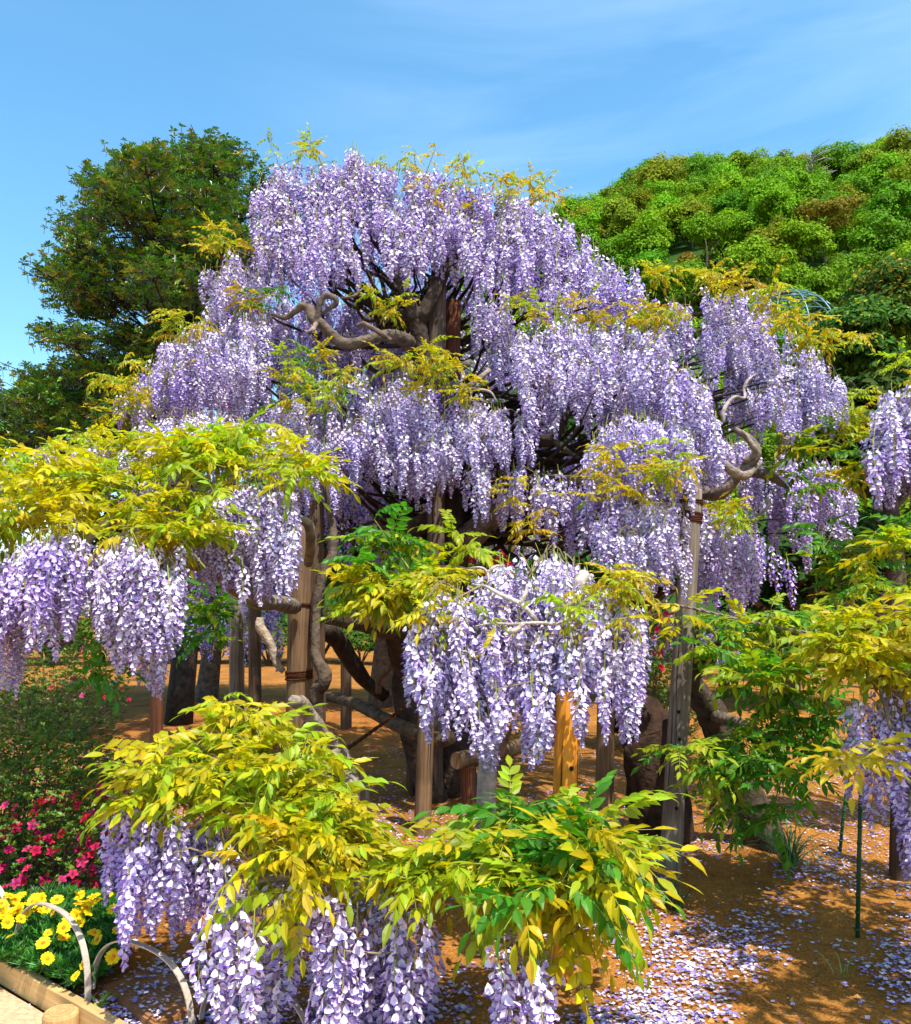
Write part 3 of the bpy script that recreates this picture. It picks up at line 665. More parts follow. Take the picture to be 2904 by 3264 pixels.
Wr([(1375, 690), (1400, 640), (1490, 640), (1515, 700), (1505, 765), (1435, 755)], 6.8, 6.6, 140, ls=(.45, .7)); Wr([(1470, 800), (1500, 760), (1575, 745), (1580, 900), (1475, 855)], 6.5, 6.2, 150, ls=(.5, .8)); Wr([(1585, 720), (1620, 700), (1680, 755), (1690, 850), (1640, 885), (1590, 900)], 6.6, 6.3, 150, ls=(.6, .9))
Wr([(1160, 880), (1250, 820), (1380, 850), (1400, 960), (1380, 1100), (1368, 1175), (1250, 1175), (1190, 1150), (1150, 1000)], 5.9, 5.5, 90)
Wr([(1165, 900), (1240, 825), (1375, 850), (1398, 960), (1375, 1005), (1290, 990), (1170, 985)], 5.6, 5.2, 190, ls=(.5, .75)); Wr([(1180, 1040), (1230, 1000), (1372, 1005), (1366, 1172), (1250, 1176), (1192, 1148)], 5.2, 4.8, 230, ls=(.5, .75))
Wr([(1385, 1000), (1440, 1010), (1505, 1060), (1515, 1190), (1440, 1215), (1385, 1180)], 6.9, 6.6, 95)
Wr([(1400, 880), (1560, 880), (1700, 930), (1715, 1060), (1660, 1120), (1560, 1120), (1500, 1040), (1420, 1000)], 8.2, 7.6, 75, pri=5)
Wr([(890, 930), (1060, 930), (1180, 960), (1190, 1130), (1130, 1110), (1060, 1060), (950, 1055)], 6.3, 6.0, 85, ls=(.7, 1))
Wr([(820, 1240), (860, 1190), (940, 1140), (1040, 1090), (1130, 1110), (1200, 1150), (1290, 1215), (1288, 1420), (1235, 1478), (1160, 1450), (1070, 1510), (960, 1510), (880, 1460), (815, 1405)], 4.35, 3.72, 300, jit=.11, ls=(.62, .92))
Wr([(520, 800), (620, 780), (650, 1000), (600, 1050), (555, 970), (470, 890)], 6.8, 6.5, 120, ls=(.6, .9))
Wr([(520, 370), (700, 310), (900, 345), (1080, 410), (1250, 540), (1280, 640), (900, 570), (520, 610)], 8.2, 8.0, 45, lod=1, pri=15)
Wr([(250, 760), (420, 600), (860, 600), (860, 960), (600, 1000), (420, 900), (260, 860)], 9.0, 8.8, 95, lod=1, pri=18, twigs=False)
# far side of the dome; lower masses have shade put into their violet hue
Wr([(420, 560), (560, 420), (900, 380), (1250, 560), (1560, 680), (1600, 860), (1100, 900), (700, 960), (420, 860)], 9.2, 9.0, 62, lod=1, pri=20)
Wr([(380, 1060), (560, 980), (760, 960), (800, 1100), (780, 1180), (600, 1160), (560, 1340), (380, 1340)], 9.6, 9.2, 50, lod=1, pri=20, hue=.8)
Wr([(560, 860), (1300, 860), (1350, 1090), (1000, 1100), (760, 1120), (600, 1080)], 9.3, 9.1, 45, lod=1, pri=20, hue=.7)
Wr([(1080, 900), (1420, 960), (1560, 1100), (1660, 1180), (1500, 1240), (1300, 1200), (1100, 1080)], 9.5, 9.2, 50, lod=1, pri=20, hue=.7)
Wl = W.leaves
Wl([(545, 320), (560, 285), (640, 285), (650, 320)], 7.5, 7.5, 6, 'small', BZ, per=5)
Wl([(740, 325), (800, 305), (1000, 335), (1100, 370), (1110, 400), (990, 385), (860, 350)], 7.6, 7.5, 26, 'small', BZ, per=4)
Wl([(800, 350), (900, 350), (1040, 400), (1000, 430), (860, 400)], 7.35, 7.3, 10, 'small', BZ, per=4)
Wl(rect(405, 450, 500, 505), 7.3, 7.2, 10, 'small', YG); Wl(rect(470, 575, 565, 615), 7.0, 7.0, 8, 'small', (('green', 2), ('gold', 2)))
Wl(rect(735, 590, 815, 640), 7.0, 6.9, 6, 'small', YL); Wl(rect(325, 620, 420, 690), 6.9, 6.9, 9, 'small', YG)
Wl([(530, 710), (600, 690), (690, 680), (700, 750), (660, 830), (560, 830)], 6.5, 6.3, 24, 'small', (('yellow', 3), ('lime', 3), ('green', 2)))
Wl(rect(735, 680, 910, 740), 6.4, 6.3, 13, 'small', YG); Wl(rect(820, 740, 930, 800), 6.3, 6.2, 9, 'small', YG)
Wl([(1000, 600), (1180, 600), (1350, 610), (1370, 660), (1200, 640), (1020, 640)], 6.7, 6.5, 26, 'small', BZ, per=5)
Wl([(1290, 560), (1310, 535), (1480, 525), (1560, 600), (1640, 700), (1600, 690), (1500, 600), (1400, 580)], 6.9, 6.6, 34, 'small', BZ, per=5)
Wl([(1620, 640), (1720, 660), (1720, 730), (1640, 700)], 6.6, 6.6, 9, 'small', BZ, per=5)
Wl([(1690, 770), (1760, 780), (1760, 880), (1680, 860)], 6.6, 6.5, 12, 'small', YL)
Wl([(1560, 880), (1740, 850), (1740, 960), (1600, 990)], 6.4, 6.2, 20, 'mid', GR)
Wl(rect(1170, 905, 1370, 1010), 5.1, 5.0, 16, 'small', YG); Wl(rect(1400, 1000, 1500, 1050), 6.0, 5.9, 7, 'small', YL)
Wl([(150, 820), (200, 740), (330, 720), (380, 780), (250, 850)], 6.9, 6.7, 18, 'small', YG)
Wl([(680, 1120), (740, 1070), (860, 1080), (950, 1100), (930, 1180), (860, 1240), (780, 1220), (700, 1190)], 4.75, 4.5, 26, 'mid', (('lime', 4), ('yellow', 4), ('green', 2)), pri=-2)
Wl([(640, 1160), (700, 1130), (760, 1200), (720, 1260), (650, 1230)], 4.7, 4.6, 5, 'mid', (('lime', 3), ('green', 1)), per=4, pri=-2)
Wl(rect(780, 1070, 830, 1110), 4.7, 4.7, 4, 'big', (('green', 1),), per=4, pri=-2)
Wl(rect(830, 1170, 940, 1250), 4.3, 4.2, 9, 'small', YG, pri=-2); Wl(rect(1090, 1140, 1290, 1200), 4.1, 4.1, 9, 'small', BZ, pri=-2); Wl(rect(960, 1190, 1240, 1260), 3.95, 3.95, 8, 'small', YG, per=4, pri=-2)
Wl(rect(940, 960, 1100, 1110), 6.1, 6.0, 8, 'small', YG, per=4)
# trunk and limbs
DK = (.06, .042, .03); PA = (.40, .33, .26)  # DK: bark with the shade under the dome put into its colour
W.branch([(O(905, 1500, 7.6)[0], 7.65, -.1), O(905, 1400, 7.6), O(900, 1200, 7.6), O(905, 1060, 7.6), O(880, 960, 7.5), O(855, 800, 7.35), O(838, 680, 7.2), O(830, 615, 7.15)], [.22, .19, .16, .13, .13, .11, .085, .07], DK, name='trunk', sides=12)
W.branch([O(832, 640, 7.15), O(812, 590, 7.2), O(790, 540, 7.5), O(740, 470, 7.6), O(650, 400, 7.7)], [.065, .05, .045, .035, .02], DK)
W.branch([O(838, 640, 7.15), O(868, 580, 7.2), O(900, 520, 7.5), O(960, 450, 7.6), O(1020, 410, 7.7)], [.065, .06, .05, .035, .02], DK)
W.branch([Ca(1130, 1290, 7.3), Ca(1060, 1235, 7.0), Ca(960, 1215, 6.9), Ca(860, 1245, 6.85), Ca(740, 1268, 6.8), Ca(655, 1215, 6.8), Ca(600, 1160, 6.8), Ca(545, 1120, 6.85), Ca(520, 1065, 6.9), Ca(485, 1045, 6.9), Ca(430, 1085, 6.95), Ca(375, 1115, 7.0), Ca(300, 1090, 7.0)], [.07, .06, .05, .052, .05, .045, .045, .042, .04, .035, .025, .02, .01], (.15, .11, .08))
W.branch([Ca(560, 1150, 6.8), Ca(572, 1090, 6.78), Ca(585, 1020, 6.75), Ca(620, 988, 6.75), Ca(665, 1000, 6.78), Ca(675, 1035, 6.8), Ca(630, 1065, 6.82), Ca(590, 1100, 6.85)], [.025, .027, .025, .024, .023, .022, .018, .012], (.15, .11, .085))
W.branch([Ca(560, 1150, 6.78), Ca(535, 1185, 6.7), Ca(500, 1200, 6.65)], [.022, .018, .008], (.25, .19, .14))
W.branch([Ca(990, 1245, 6.75), Ca(930, 1200, 6.7), Ca(870, 1165, 6.7), Ca(835, 1150, 6.7), Ca(790, 1160, 6.7)], [.022, .024, .02, .022, .012], (.17, .12, .09))
W.branch([Ca(700, 1000, 6.9), Ca(760, 995, 6.85), Ca(800, 975, 6.85), Ca(830, 945, 6.9)], [.008, .012, .012, .008], (.16, .11, .08))
W.branch([O(862, 775, 7.35), C2(760, 740, 7.2), C2(830, 690, 6.7), C2(880, 660, 6.6), C2(915, 640, 6.6)], [.05, .045, .035, .03, .02], (.15, .12, .10))
W.branch([O(868, 800, 7.35), C2(800, 760, 7.1), C2(880, 790, 6.5), C2(950, 745, 6.45), C2(1020, 690, 6.5)], [.045, .035, .022, .026, .018], (.24, .19, .16))
W.branch([C2(840, 810, 6.4), C2(920, 800, 6.3), C2(1020, 815, 6.25), C2(1060, 870, 6.2)], [.012, .012, .01, .006], (.33, .27, .23))
W.branch([C2(915, 810, 6.3), C2(905, 880, 6.25), C2(880, 930, 6.2)], [.009, .008, .004], (.33, .25, .2))
W.branch([C2(760, 1310, 7.4), C2(850, 1340, 7.3), C2(960, 1260, 7.2), C2(1250, 1110, 6.9), C2(1380, 1090, 6.8), C2(1440, 990, 6.8), C2(1480, 860, 6.9)], [.09, .08, .075, .06, .05, .045, .03], DK)
W.branch([C2(1380, 1090, 6.8), C2(1470, 1160, 6.7), C2(1540, 1200, 6.7)], [.03, .022, .01], (.10, .08, .05))
W.branch([O(905, 1100, 7.6), O(1060, 980, 7.3), O(1240, 960, 7.0), O(1400, 985, 6.6), O(1440, 985, 6.3), O(1480, 940, 6.25), O(1510, 910, 6.2), O(1500, 880, 6.2), O(1465, 855, 6.25)], [.13, .09, .07, .058, .05, .045, .035, .03, .02], (.20, .15, .12))
W.branch([C3(690, 1910, 5.9), C3(730, 1960, 5.95), C3(790, 2010, 6.0), C3(860, 2030, 6.15), C3(930, 1960, 6.3)], [.024, .029, .031, .032, .032], (.30, .23, .18))
W.branch([C3(840, 1770, 6.1), C3(870, 1810, 6.1), C3(905, 1860, 6.1), C3(915, 1900, 6.15), C3(850, 1950, 6.2)], [.012, .017, .02, .022, .022], (.28, .21, .16))
W.branch([C3(850, 1520, 6.2), C3(852, 1580, 6.15), C3(800, 1575, 6.15), C3(755, 1610, 6.15), C3(728, 1670, 6.1), C3(735, 1720, 6.1)], [.008, .012, .014, .016, .016, .011], (.38, .31, .26))
W.branch([C3(850, 1530, 6.2), C3(870, 1480, 6.2), C3(920, 1440, 6.25)], [.014, .012, .006], (.45, .38, .32))
W.branch([C6(900, 10, 6.4), C6(1000, 30, 6.4), C6(1060, 70, 6.4), C6(1100, 100, 6.4)], [.04, .035, .025, .01], (.16, .12, .10))
W.branch([C6(985, 150, 6.5), C6(990, 210, 6.5), C6(940, 260, 6.5), C6(905, 310, 6.5)], [.012, .014, .012, .006], (.45, .38, .33))
# low limbs carrying the front cluster
W.branch([O(900, 1180, 7.5), O(850, 1230, 6.8), O(790, 1240, 6.2), O(770, 1250, 5.6), O(720, 1240, 5.2), O(650, 1230, 5.0)], [.14, .11, .1, .08, .07, .05], (.085, .06, .042))
W.branch([O(905, 1350, 7.6), O(820, 1330, 7.0), O(800, 1250, 6.4), O(820, 1180, 5.8), O(900, 1150, 5.2), O(1000, 1200, 4.7), O(1060, 1240, 4.4)], [.16, .13, .12, .1, .07, .045, .03], DK)
W.branch([C5(1750, 420, 4.3), C5(1715, 480, 4.25), C5(1670, 550, 4.3), C5(1630, 640, 4.35), C5(1540, 690, 4.4), C5(1440, 695, 4.42)], [.030, .032, .032, .028, .024, .02], (.55, .46, .40))
W.branch([C5(1100, 480, 4.15), C5(1180, 490, 4.05), C5(1270, 540, 3.98), C5(1380, 590, 3.95), C5(1440, 650, 3.95), C5(1470, 690, 3.97), C5(1450, 698, 4.38)], [.005, .008, .010, .012, .013, .013, .014], (.50, .42, .36))
W.branch([C5(1380, 590, 3.95), C5(1410, 530, 3.95), C5(1420, 480, 4.0)], [.014, .012, .006], (.48, .40, .34))
W.branch([C5(1120, 720, 3.88), C5(1220, 705, 3.86), C5(1340, 708, 3.85), C5(1480, 700, 3.88), C5(1600, 705, 3.9), C5(1720, 640, 3.95), C5(1830, 615, 4.0)], [.004, .006, .007, .008, .008, .007, .005], (.45, .37, .31))
W.branch([C5(1320, 750, 3.86), C5(1350, 745, 3.85), C5(1400, 705, 3.86)], [.012, .013, .01], (.5, .42, .36))
W.branch([C5(1070, 385, 4.3), C5(1150, 380, 4.2), C5(1190, 410, 4.15), C5(1195, 470, 4.1)], [.004, .006, .007, .006], (.45, .37, .31)); W.branch([C5(1190, 410, 4.15), C5(1230, 375, 4.15), C5(1280, 368, 4.2)], [.008, .007, .004], (.45, .37, .31))
W.branch([(.17, 4.95, -.1), C5(1190, 1570, 4.9), C5(1215, 1480, 4.85), C5(1245, 1400, 4.8), C5(1260, 1250, 4.7), C5(1280, 1000, 4.5), C5(1330, 800, 4.2)], [.06, .05, .048, .045, .04, .035, .03], (.48, .42, .38))
W.branch([C5(1250, 1480, 4.85), C5(1290, 1400, 4.7), C5(1330, 1310, 4.6)], [.02, .015, .006], (.25, .15, .12))
# leaning limbs under the dome, shade put into most of their bark colours
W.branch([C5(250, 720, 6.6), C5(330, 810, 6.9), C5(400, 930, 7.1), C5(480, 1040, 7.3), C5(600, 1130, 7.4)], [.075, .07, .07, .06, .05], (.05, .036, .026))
W.branch([C5(300, 680, 5.9), C5(420, 700, 5.8), C5(520, 650, 5.7), C5(620, 640, 5.6), C5(700, 690, 5.6)], [.045, .042, .04, .045, .04], (.15, .11, .075))
W.branch([C5(560, 1100, 7.2), C5(560, 1020, 7.1), C5(610, 970, 7.0), C5(650, 900, 6.9)], [.03, .028, .025, .015], (.18, .12, .09))
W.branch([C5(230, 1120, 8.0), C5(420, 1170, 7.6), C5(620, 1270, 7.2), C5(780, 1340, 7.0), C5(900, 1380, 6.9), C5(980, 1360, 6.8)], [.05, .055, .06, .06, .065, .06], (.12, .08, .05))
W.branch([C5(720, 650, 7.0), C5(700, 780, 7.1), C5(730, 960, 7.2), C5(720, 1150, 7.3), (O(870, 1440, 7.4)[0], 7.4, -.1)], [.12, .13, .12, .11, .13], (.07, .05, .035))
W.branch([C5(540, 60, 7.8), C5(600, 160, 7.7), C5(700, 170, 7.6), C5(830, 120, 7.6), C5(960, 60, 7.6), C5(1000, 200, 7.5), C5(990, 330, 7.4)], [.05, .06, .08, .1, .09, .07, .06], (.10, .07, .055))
tr_ = [O(905, 1060, 7.6), O(880, 960, 7.5), O(855, 800, 7.35), O(838, 680, 7.2), O(830, 615, 7.15)]
ib = MD(); tg = [q[3] for q in W.rac if q[4] == 0 and q[3][1] > 5.6]  # dark inner limbs, added to darken the gaps and carry the tiers
for k in range(200):
    e = tg[W.r.integers(len(tg))] + [0, .16, -.05]
    if e[0] < 0 and 3.1 < e[2] < 4.6 and k % 4: continue
    c0 = min(tr_, key=lambda q: abs(q[2] - e[2] + .7) + W.r.random() * .3)
    c0 = c0 + [0, .3, 0]; m0 = c0 * .8 + e * .2 + W.r.normal(size=3) * .12 + [0, .5, 0]; m1 = c0 * .55 + e * .45 + W.r.normal(size=3) * .14 + [0, .5, -.08]; m2 = c0 * .25 + e * .75 + W.r.normal(size=3) * .13 + [0, .2, -.05]
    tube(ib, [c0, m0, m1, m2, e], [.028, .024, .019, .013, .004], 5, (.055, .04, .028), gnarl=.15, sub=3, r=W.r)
part('gap_shade_branches', ib, [M_bark], W.root, True, 'stuff')
W.build()

# ================================================================== left wisteria
W = Wisteria('wisteria at the left with a wide bank of yellow leaves over white and violet racemes', (O(620, 1450, 6.0)[0], 6.0, 0), 12)
Wr = W.racemes; Wl = W.leaves
Wr([(400, 1060), (420, 1000), (500, 955), (585, 975), (598, 1060), (596, 1170), (540, 1185), (480, 1195), (400, 1150)], 4.85, 4.55, 330, jit=.14, ls=(.62, .9))
Wr([(170, 1080), (250, 1050), (370, 1090), (376, 1250), (340, 1290), (300, 1340), (240, 1320), (180, 1260)], 4.5, 4.2, 330, jit=.12, ls=(.62, .92))
Wr([(-120, 1060), (60, 1060), (170, 1050), (180, 1150), (175, 1270), (60, 1290), (-120, 1300)], 4.5, 4.25, 300, jit=.12, ls=(.62, .92))
Wr([(60, 1060), (170, 1060), (170, 1250), (70, 1250)], 4.25, 4.2, 90, jit=.05, ls=(.65, .9), hue=1.0)  # violet flowers, with light glowing through the petals put into the hue
Wr([(250, 960), (420, 930), (430, 1090), (240, 1100)], 5.3, 5.0, 260, ls=(.55, .8))
Wr([(230, 860), (400, 820), (600, 860), (600, 960), (300, 930)], 6.2, 6.0, 160, ls=(.55, .8))
Wr([(-60, 910), (200, 880), (420, 850), (600, 880), (600, 970), (300, 1010), (-60, 1030)], 5.5, 4.9, 120, ls=(.4, .6))
Wr([(-100, 1240), (60, 1240), (65, 1375), (-100, 1380)], 4.7, 4.6, 110, jit=.05, ls=(.5, .7)); Wr([(275, 1280), (350, 1280), (345, 1400), (280, 1380)], 4.8, 4.7, 150, jit=.05, ls=(.5, .7))
Wl([(-100, 920), (0, 915), (110, 905), (220, 925), (250, 960), (240, 985), (170, 1025), (60, 1035), (-100, 1045)], 5.3, 4.6, 56, 'mid', YG, jit=.14, pri=0)
Wl([(130, 890), (170, 850), (300, 880), (330, 950), (250, 980), (200, 930)], 5.7, 5.2, 30, 'small', YG)
Wl([(330, 905), (390, 875), (470, 860), (550, 895), (590, 940), (550, 955), (420, 945), (340, 930)], 5.2, 4.9, 34, 'mid', YL, jit=.12)
Wl([(270, 1010), (330, 970), (430, 990), (440, 1040), (380, 1090), (300, 1090), (240, 1070)], 4.8, 4.45, 26, 'mid', YG)
Wl([(-20, 1030), (150, 1020), (170, 1050), (0, 1070)], 4.5, 4.45, 8, 'mid', YG)
Wl(rect(150, 1280, 240, 1350), 4.7, 4.7, 5, 'mid', (('green', 1),), per=4); Wl([(380, 1200), (450, 1170), (470, 1280), (400, 1300)], 7.0, 7.0, 12, 'mid', (('green', 3), ('lime', 1)))
Wl([(560, 900), (650, 930), (640, 970), (590, 960)], 4.8, 4.7, 6, 'mid', YL)
W.branch([(O(640, 1450, 6.2)[0], 6.0, -.1), C5(190, 1180, 6.0), C5(235, 1060, 5.95), C5(245, 990, 5.95), C5(195, 900, 6.0), C5(190, 800, 6.05), C5(200, 560, 6.1), C5(250, 380, 6.15), C5(290, 300, 6.2), C5(285, 100, 6.3), C5(240, -120, 6.35), C5(150, -330, 6.3)], [.09, .052, .046, .05, .036, .035, .038, .038, .034, .028, .02, .01], (.10, .072, .05), gn=.25, name='trunk', sides=12)
W.branch([C4(1400, 1075, 5.2), C4(1460, 1090, 5.2), C4(1540, 1125, 5.3), C4(1610, 1130, 5.5), C4(1700, 1150, 6.0)], [.05, .055, .05, .055, .06], (.22, .17, .115))
W.branch([C4(1400, 1075, 5.2), C4(1250, 960, 5.0), C4(1120, 910, 4.95), C4(1020, 880, 4.9), C4(800, 820, 4.8), C4(600, 830, 4.7)], [.045, .035, .03, .03, .03, .02], (.30, .2, .12))
W.branch([C4(1510, 1215, 6.3), C4(1510, 1270, 6.3), C4(1555, 1340, 6.3), C4(1590, 1430, 6.3), C4(1610, 1490, 6.3), C4(1645, 1530, 6.3)], [.025, .034, .036, .034, .028, .02], (.42, .33, .24))
W.branch([C4(480, 800, 4.75), C4(520, 760, 4.7), C4(570, 700, 4.7), C4(640, 655, 4.75), C4(690, 640, 4.8), C4(750, 632, 4.85)], [.018, .022, .024, .022, .02, .016], (.48, .40, .32))
W.branch([C4(640, 655, 4.75), C4(650, 620, 4.75), C4(690, 598, 4.8)], [.018, .016, .01], (.48, .40, .32))
W.branch([C4(740, 780, 4.7), C4(780, 745, 4.7), C4(840, 720, 4.75)], [.01, .011, .008], (.42, .34, .3))
W.branch([C4(1700, 630, 4.95), C4(1760, 650, 5.0), C4(1795, 700, 5.1), C4(1800, 800, 5.3), C4(1790, 900, 5.6)], [.022, .026, .03, .032, .03], (.27, .20, .13))
W.branch([C4(120, 1330, 4.6), C4(220, 1350, 4.6), C4(320, 1365, 4.6), C4(420, 1355, 4.6)], [.015, .02, .018, .01], (.13, .09, .06)); W.branch([C4(260, 1310, 4.6), C4(300, 1285, 4.6), C4(330, 1270, 4.6)], [.016, .014, .008], (.42, .32, .25))
W.build()

# ================================================================== low front wisteria
W = Wisteria('low wisteria in the foreground, yellow-green leaves above racemes nearly touching the ground', (O(680, 1700, 4.9)[0], 4.9, 0), 13)
Wr = W.racemes; Wl = W.leaves
Wr([(212, 1600), (330, 1610), (430, 1620), (480, 1690), (455, 1850), (360, 1835), (330, 1870), (250, 1850), (215, 1760)], 3.5, 3.35, 170, jit=.12, ls=(.62, .92))
Wr([(300, 1600), (420, 1600), (420, 1860), (310, 1860)], 3.6, 3.5, 50, jit=.1, ls=(.7, .95), hue=.6)
Wr([(440, 1740), (580, 1740), (580, 2060), (440, 2060)], 3.2, 3.15, 95, jit=.1, ls=(.75, 1.0))
Wr([(560, 1700), (700, 1740), (860, 1800), (870, 2110), (690, 2110), (600, 2000), (570, 1900)], 3.4, 3.1, 130, jit=.14, ls=(.75, 1.0), hue=.55)
Wr([(960, 1850), (1020, 1850), (1110, 1900), (1115, 2110), (950, 2110)], 3.05, 3.0, 80, jit=.08, ls=(.7, .9), hue=.5)
Wr([(440, 1520), (560, 1560), (560, 1700), (440, 1700)], 3.7, 3.6, 70, ls=(.5, .7))
Wl([(245, 1570), (300, 1510), (420, 1480), (540, 1490), (620, 1520), (680, 1580), (640, 1600), (420, 1590), (260, 1605)], 3.75, 3.45, 40, 'mid', YL, jit=.12, per=6)
Wl([(400, 1440), (470, 1410), (560, 1430), (600, 1475), (500, 1485)], 3.95, 3.8, 10, 'mid', YL, per=5)
Wl([(480, 1610), (640, 1600), (720, 1640), (720, 1700), (660, 1740), (560, 1790), (500, 1730)], 3.5, 3.15, 32, 'mid', YG, jit=.1)
Wl([(780, 1700), (920, 1690), (960, 1720), (930, 1770), (820, 1780)], 3.3, 3.1, 14, 'mid', YL, jit=.08)
Wl([(980, 1690), (1040, 1640), (1130, 1670), (1210, 1690), (1230, 1760), (1130, 1820), (1040, 1810), (970, 1760)], 3.4, 3.05, 28, 'big', (('lime', 5), ('yellow', 4), ('green', 3)), jit=.1)
Wl([(1060, 1810), (1200, 1800), (1180, 1860), (1100, 1870)], 3.15, 3.05, 5, 'big', (('yellow', 3), ('lime', 3)), jit=.06, per=4, upb=-.3)
Wl([(540, 1780), (620, 1800), (600, 1850), (550, 1850)], 3.15, 3.1, 4, 'mid', YL, jit=.05, per=3, upb=-.4)
Wl([(1000, 1600), (1060, 1595), (1090, 1635), (1190, 1640), (1220, 1650), (1000, 1660)], 3.6, 3.5, 8, 'big', (('green', 4), ('lime', 1)), per=5)
W.branch([(O(740, 1700, 4.9)[0], 4.9, -.1), C5(440, 1700, 4.9), C5(400, 1560, 4.85), C5(330, 1460, 4.75), C5(270, 1380, 4.65), C5(180, 1270, 4.5), C5(120, 1180, 4.4), C5(60, 1150, 4.2)], [.09, .06, .05, .046, .044, .042, .038, .025], (.30, .24, .18), gn=.22, name='trunk', sides=12)
W.branch([C5(330, 1460, 4.7), O(600, 1560, 4.2), O(500, 1560, 3.8), O(380, 1560, 3.6), O(260, 1580, 3.5)], [.05, .04, .03, .022, .01], (.3, .24, .17))
W.branch([C5(400, 1560, 4.8), O(700, 1650, 4.2), O(720, 1700, 3.6), O(620, 1740, 3.3), O(500, 1760, 3.2)], [.05, .04, .03, .022, .01], (.3, .24, .17))
W.branch([O(700, 1650, 4.2), O(820, 1710, 3.6), O(960, 1730, 3.3), O(1120, 1730, 3.2), O(1250, 1760, 3.1)], [.04, .03, .026, .02, .01], (.3, .24, .17))
W.build()

# ================================================================== right leafy wisteria
W = Wisteria('leafy wisteria at the right, green low down, yellow above, with few racemes', (O(1560, 1500, 6.0)[0], 6.0, 0), 14)
Wr = W.racemes; Wl = W.leaves
Wr([(1700, 1380), (1760, 1370), (1960, 1350), (1960, 1800), (1815, 1760), (1775, 1680), (1740, 1600), (1700, 1590)], 3.9, 3.5, 230, jit=.12, ls=(.62, .95), hue=.6)
Wl([(1690, 1120), (1720, 1050), (1819, 1040), (1960, 1040), (1960, 1200), (1819, 1200), (1740, 1180)], 4.7, 4.5, 18, 'mid', (('yellow', 3), ('lime', 4), ('green', 2)))
Wl([(1620, 1260), (1700, 1210), (1819, 1180), (1960, 1180), (1960, 1400), (1760, 1380), (1690, 1400), (1620, 1330)], 4.1, 3.8, 36, 'mid', (('yellow', 6), ('lime', 2), ('gold', 2)), jit=.12)
Wl([(1400, 1270), (1450, 1230), (1560, 1215), (1680, 1240), (1690, 1330), (1640, 1400), (1560, 1380), (1420, 1330)], 5.0, 4.6, 32, 'mid', (('lime', 5), ('yellow', 2), ('green', 4)), jit=.15)
Wl([(1480, 1360), (1640, 1380), (1660, 1480), (1600, 1640), (1500, 1640), (1470, 1480)], 5.0, 4.6, 27, 'mid', (('green', 7), ('lime', 2)), jit=.15, upb=.1)
Wl([(1310, 1500), (1340, 1475), (1440, 1470), (1500, 1520), (1490, 1630), (1440, 1650), (1420, 1560), (1380, 1530)], 4.9, 4.6, 11, 'mid', (('green', 6), ('lime', 3)), upb=.15)
Wl(rect(1640, 1060, 1740, 1200), 6.0, 5.8, 16, 'mid', GR); Wl(rect(1320, 1250, 1380, 1270), 4.5, 4.5, 1, 'mid', (('yellow', 1),), per=4)
Wl(rect(1670, 1500, 1760, 1530), 3.4, 3.4, 3, 'mid', (('gold', 1),), per=4)
W.branch([(O(1530, 1500, 6.0)[0], 6.0, -.1), C6(720, 1560, 6.0), C6(660, 1420, 5.95), C6(590, 1320, 5.9), C6(545, 1230, 5.85), C6(555, 1130, 5.8), C6(640, 1060, 5.6), C6(760, 1000, 5.2)], [.15, .12, .10, .08, .07, .065, .055, .04], (.07, .05, .035), gn=.25, name='trunk', sides=12)
W.branch([C6(760, 1000, 5.2), C6(1000, 1010, 4.9), C6(1300, 980, 4.4), C6(1600, 900, 4.1), C6(1900, 860, 4.0)], [.04, .035, .03, .025, .02], (.2, .15, .1))
W.branch([C6(660, 1420, 5.95), C6(900, 1500, 5.3), C6(1050, 1650, 4.9), C6(1040, 1800, 4.7)], [.05, .035, .02, .01], (.16, .12, .08))
W.branch([C6(1600, 900, 4.1), C6(1640, 1200, 3.9), C6(1700, 1500, 3.7)], [.02, .014, .008], (.2, .15, .1))
W.branch([C6(100, 1420, 6.3), C6(200, 1440, 6.2), C6(300, 1560, 6.15), C6(330, 1700, 6.1), (O(1330, 1700, 6.1)[0], 6.1, -.1)], [.13, .16, .2, .2, .24], (.045, .024, .014), gn=.3, name='old_stump', sides=14)
W.branch([C6(250, 1430, 6.2), C6(300, 1400, 6.2), C6(290, 1330, 6.25)], [.1, .08, .05], (.07, .045, .03), gn=.25)
W.build()
# ================================================================== wisteria cut by the right edge
W = Wisteria('pale wisteria cut off by the right picture edge in front of dark trees', (O(2050, 1200, 6.0)[0], 6.0, 0), 15)
for k in range(290):  # unseen overhead shoots, added to shade the ground at the right
    p = np.array([W.r.uniform(1.9, 5.4), W.r.uniform(1.4, 4.6), W.r.uniform(2.1, 2.9)]); 
    if p[0] < .62 * p[1] + .2: continue
    for q in range(6):
        a_ = q * 2.4 + W.r.normal(); W.lv.append((9, ('lime', 'mid'), W.r.integers(4), frame((math.cos(a_), math.sin(a_), W.r.normal() * .3)) * 1.1, p + W.r.normal(size=3) * .06, 0))
    if k % 2: W.rac.append((19, k % 14, rot('z', k) * .8, p, 1, 1))
W.branch([O(2060, 1100, 6), (4.2, 5.0, 2.3), (3.9, 3.6, 2.5), (3.4, 2.2, 2.5)], [.08, .06, .05, .03], (.2, .15, .1))  # limb carrying the added canopy out of view
W.racemes([(1728, 900), (1745, 800), (1800, 755), (1960, 740), (2150, 800), (2150, 1080), (1900, 1010), (1819, 1000), (1740, 985), (1718, 950)], 5.9, 5.3, 170, jit=.14)
W.leaves(rect(1770, 720, 1960, 790), 5.8, 5.6, 14, 'small', BZ)
W.branch([(O(2050, 1200, 6.0)[0], 6.0, -.1), O(2060, 1100, 6), O(2000, 900, 5.9), O(1900, 800, 5.8), O(1800, 780, 5.8)], [.1, .08, .07, .04, .02], (.2, .15, .1), name='trunk')
W.build()
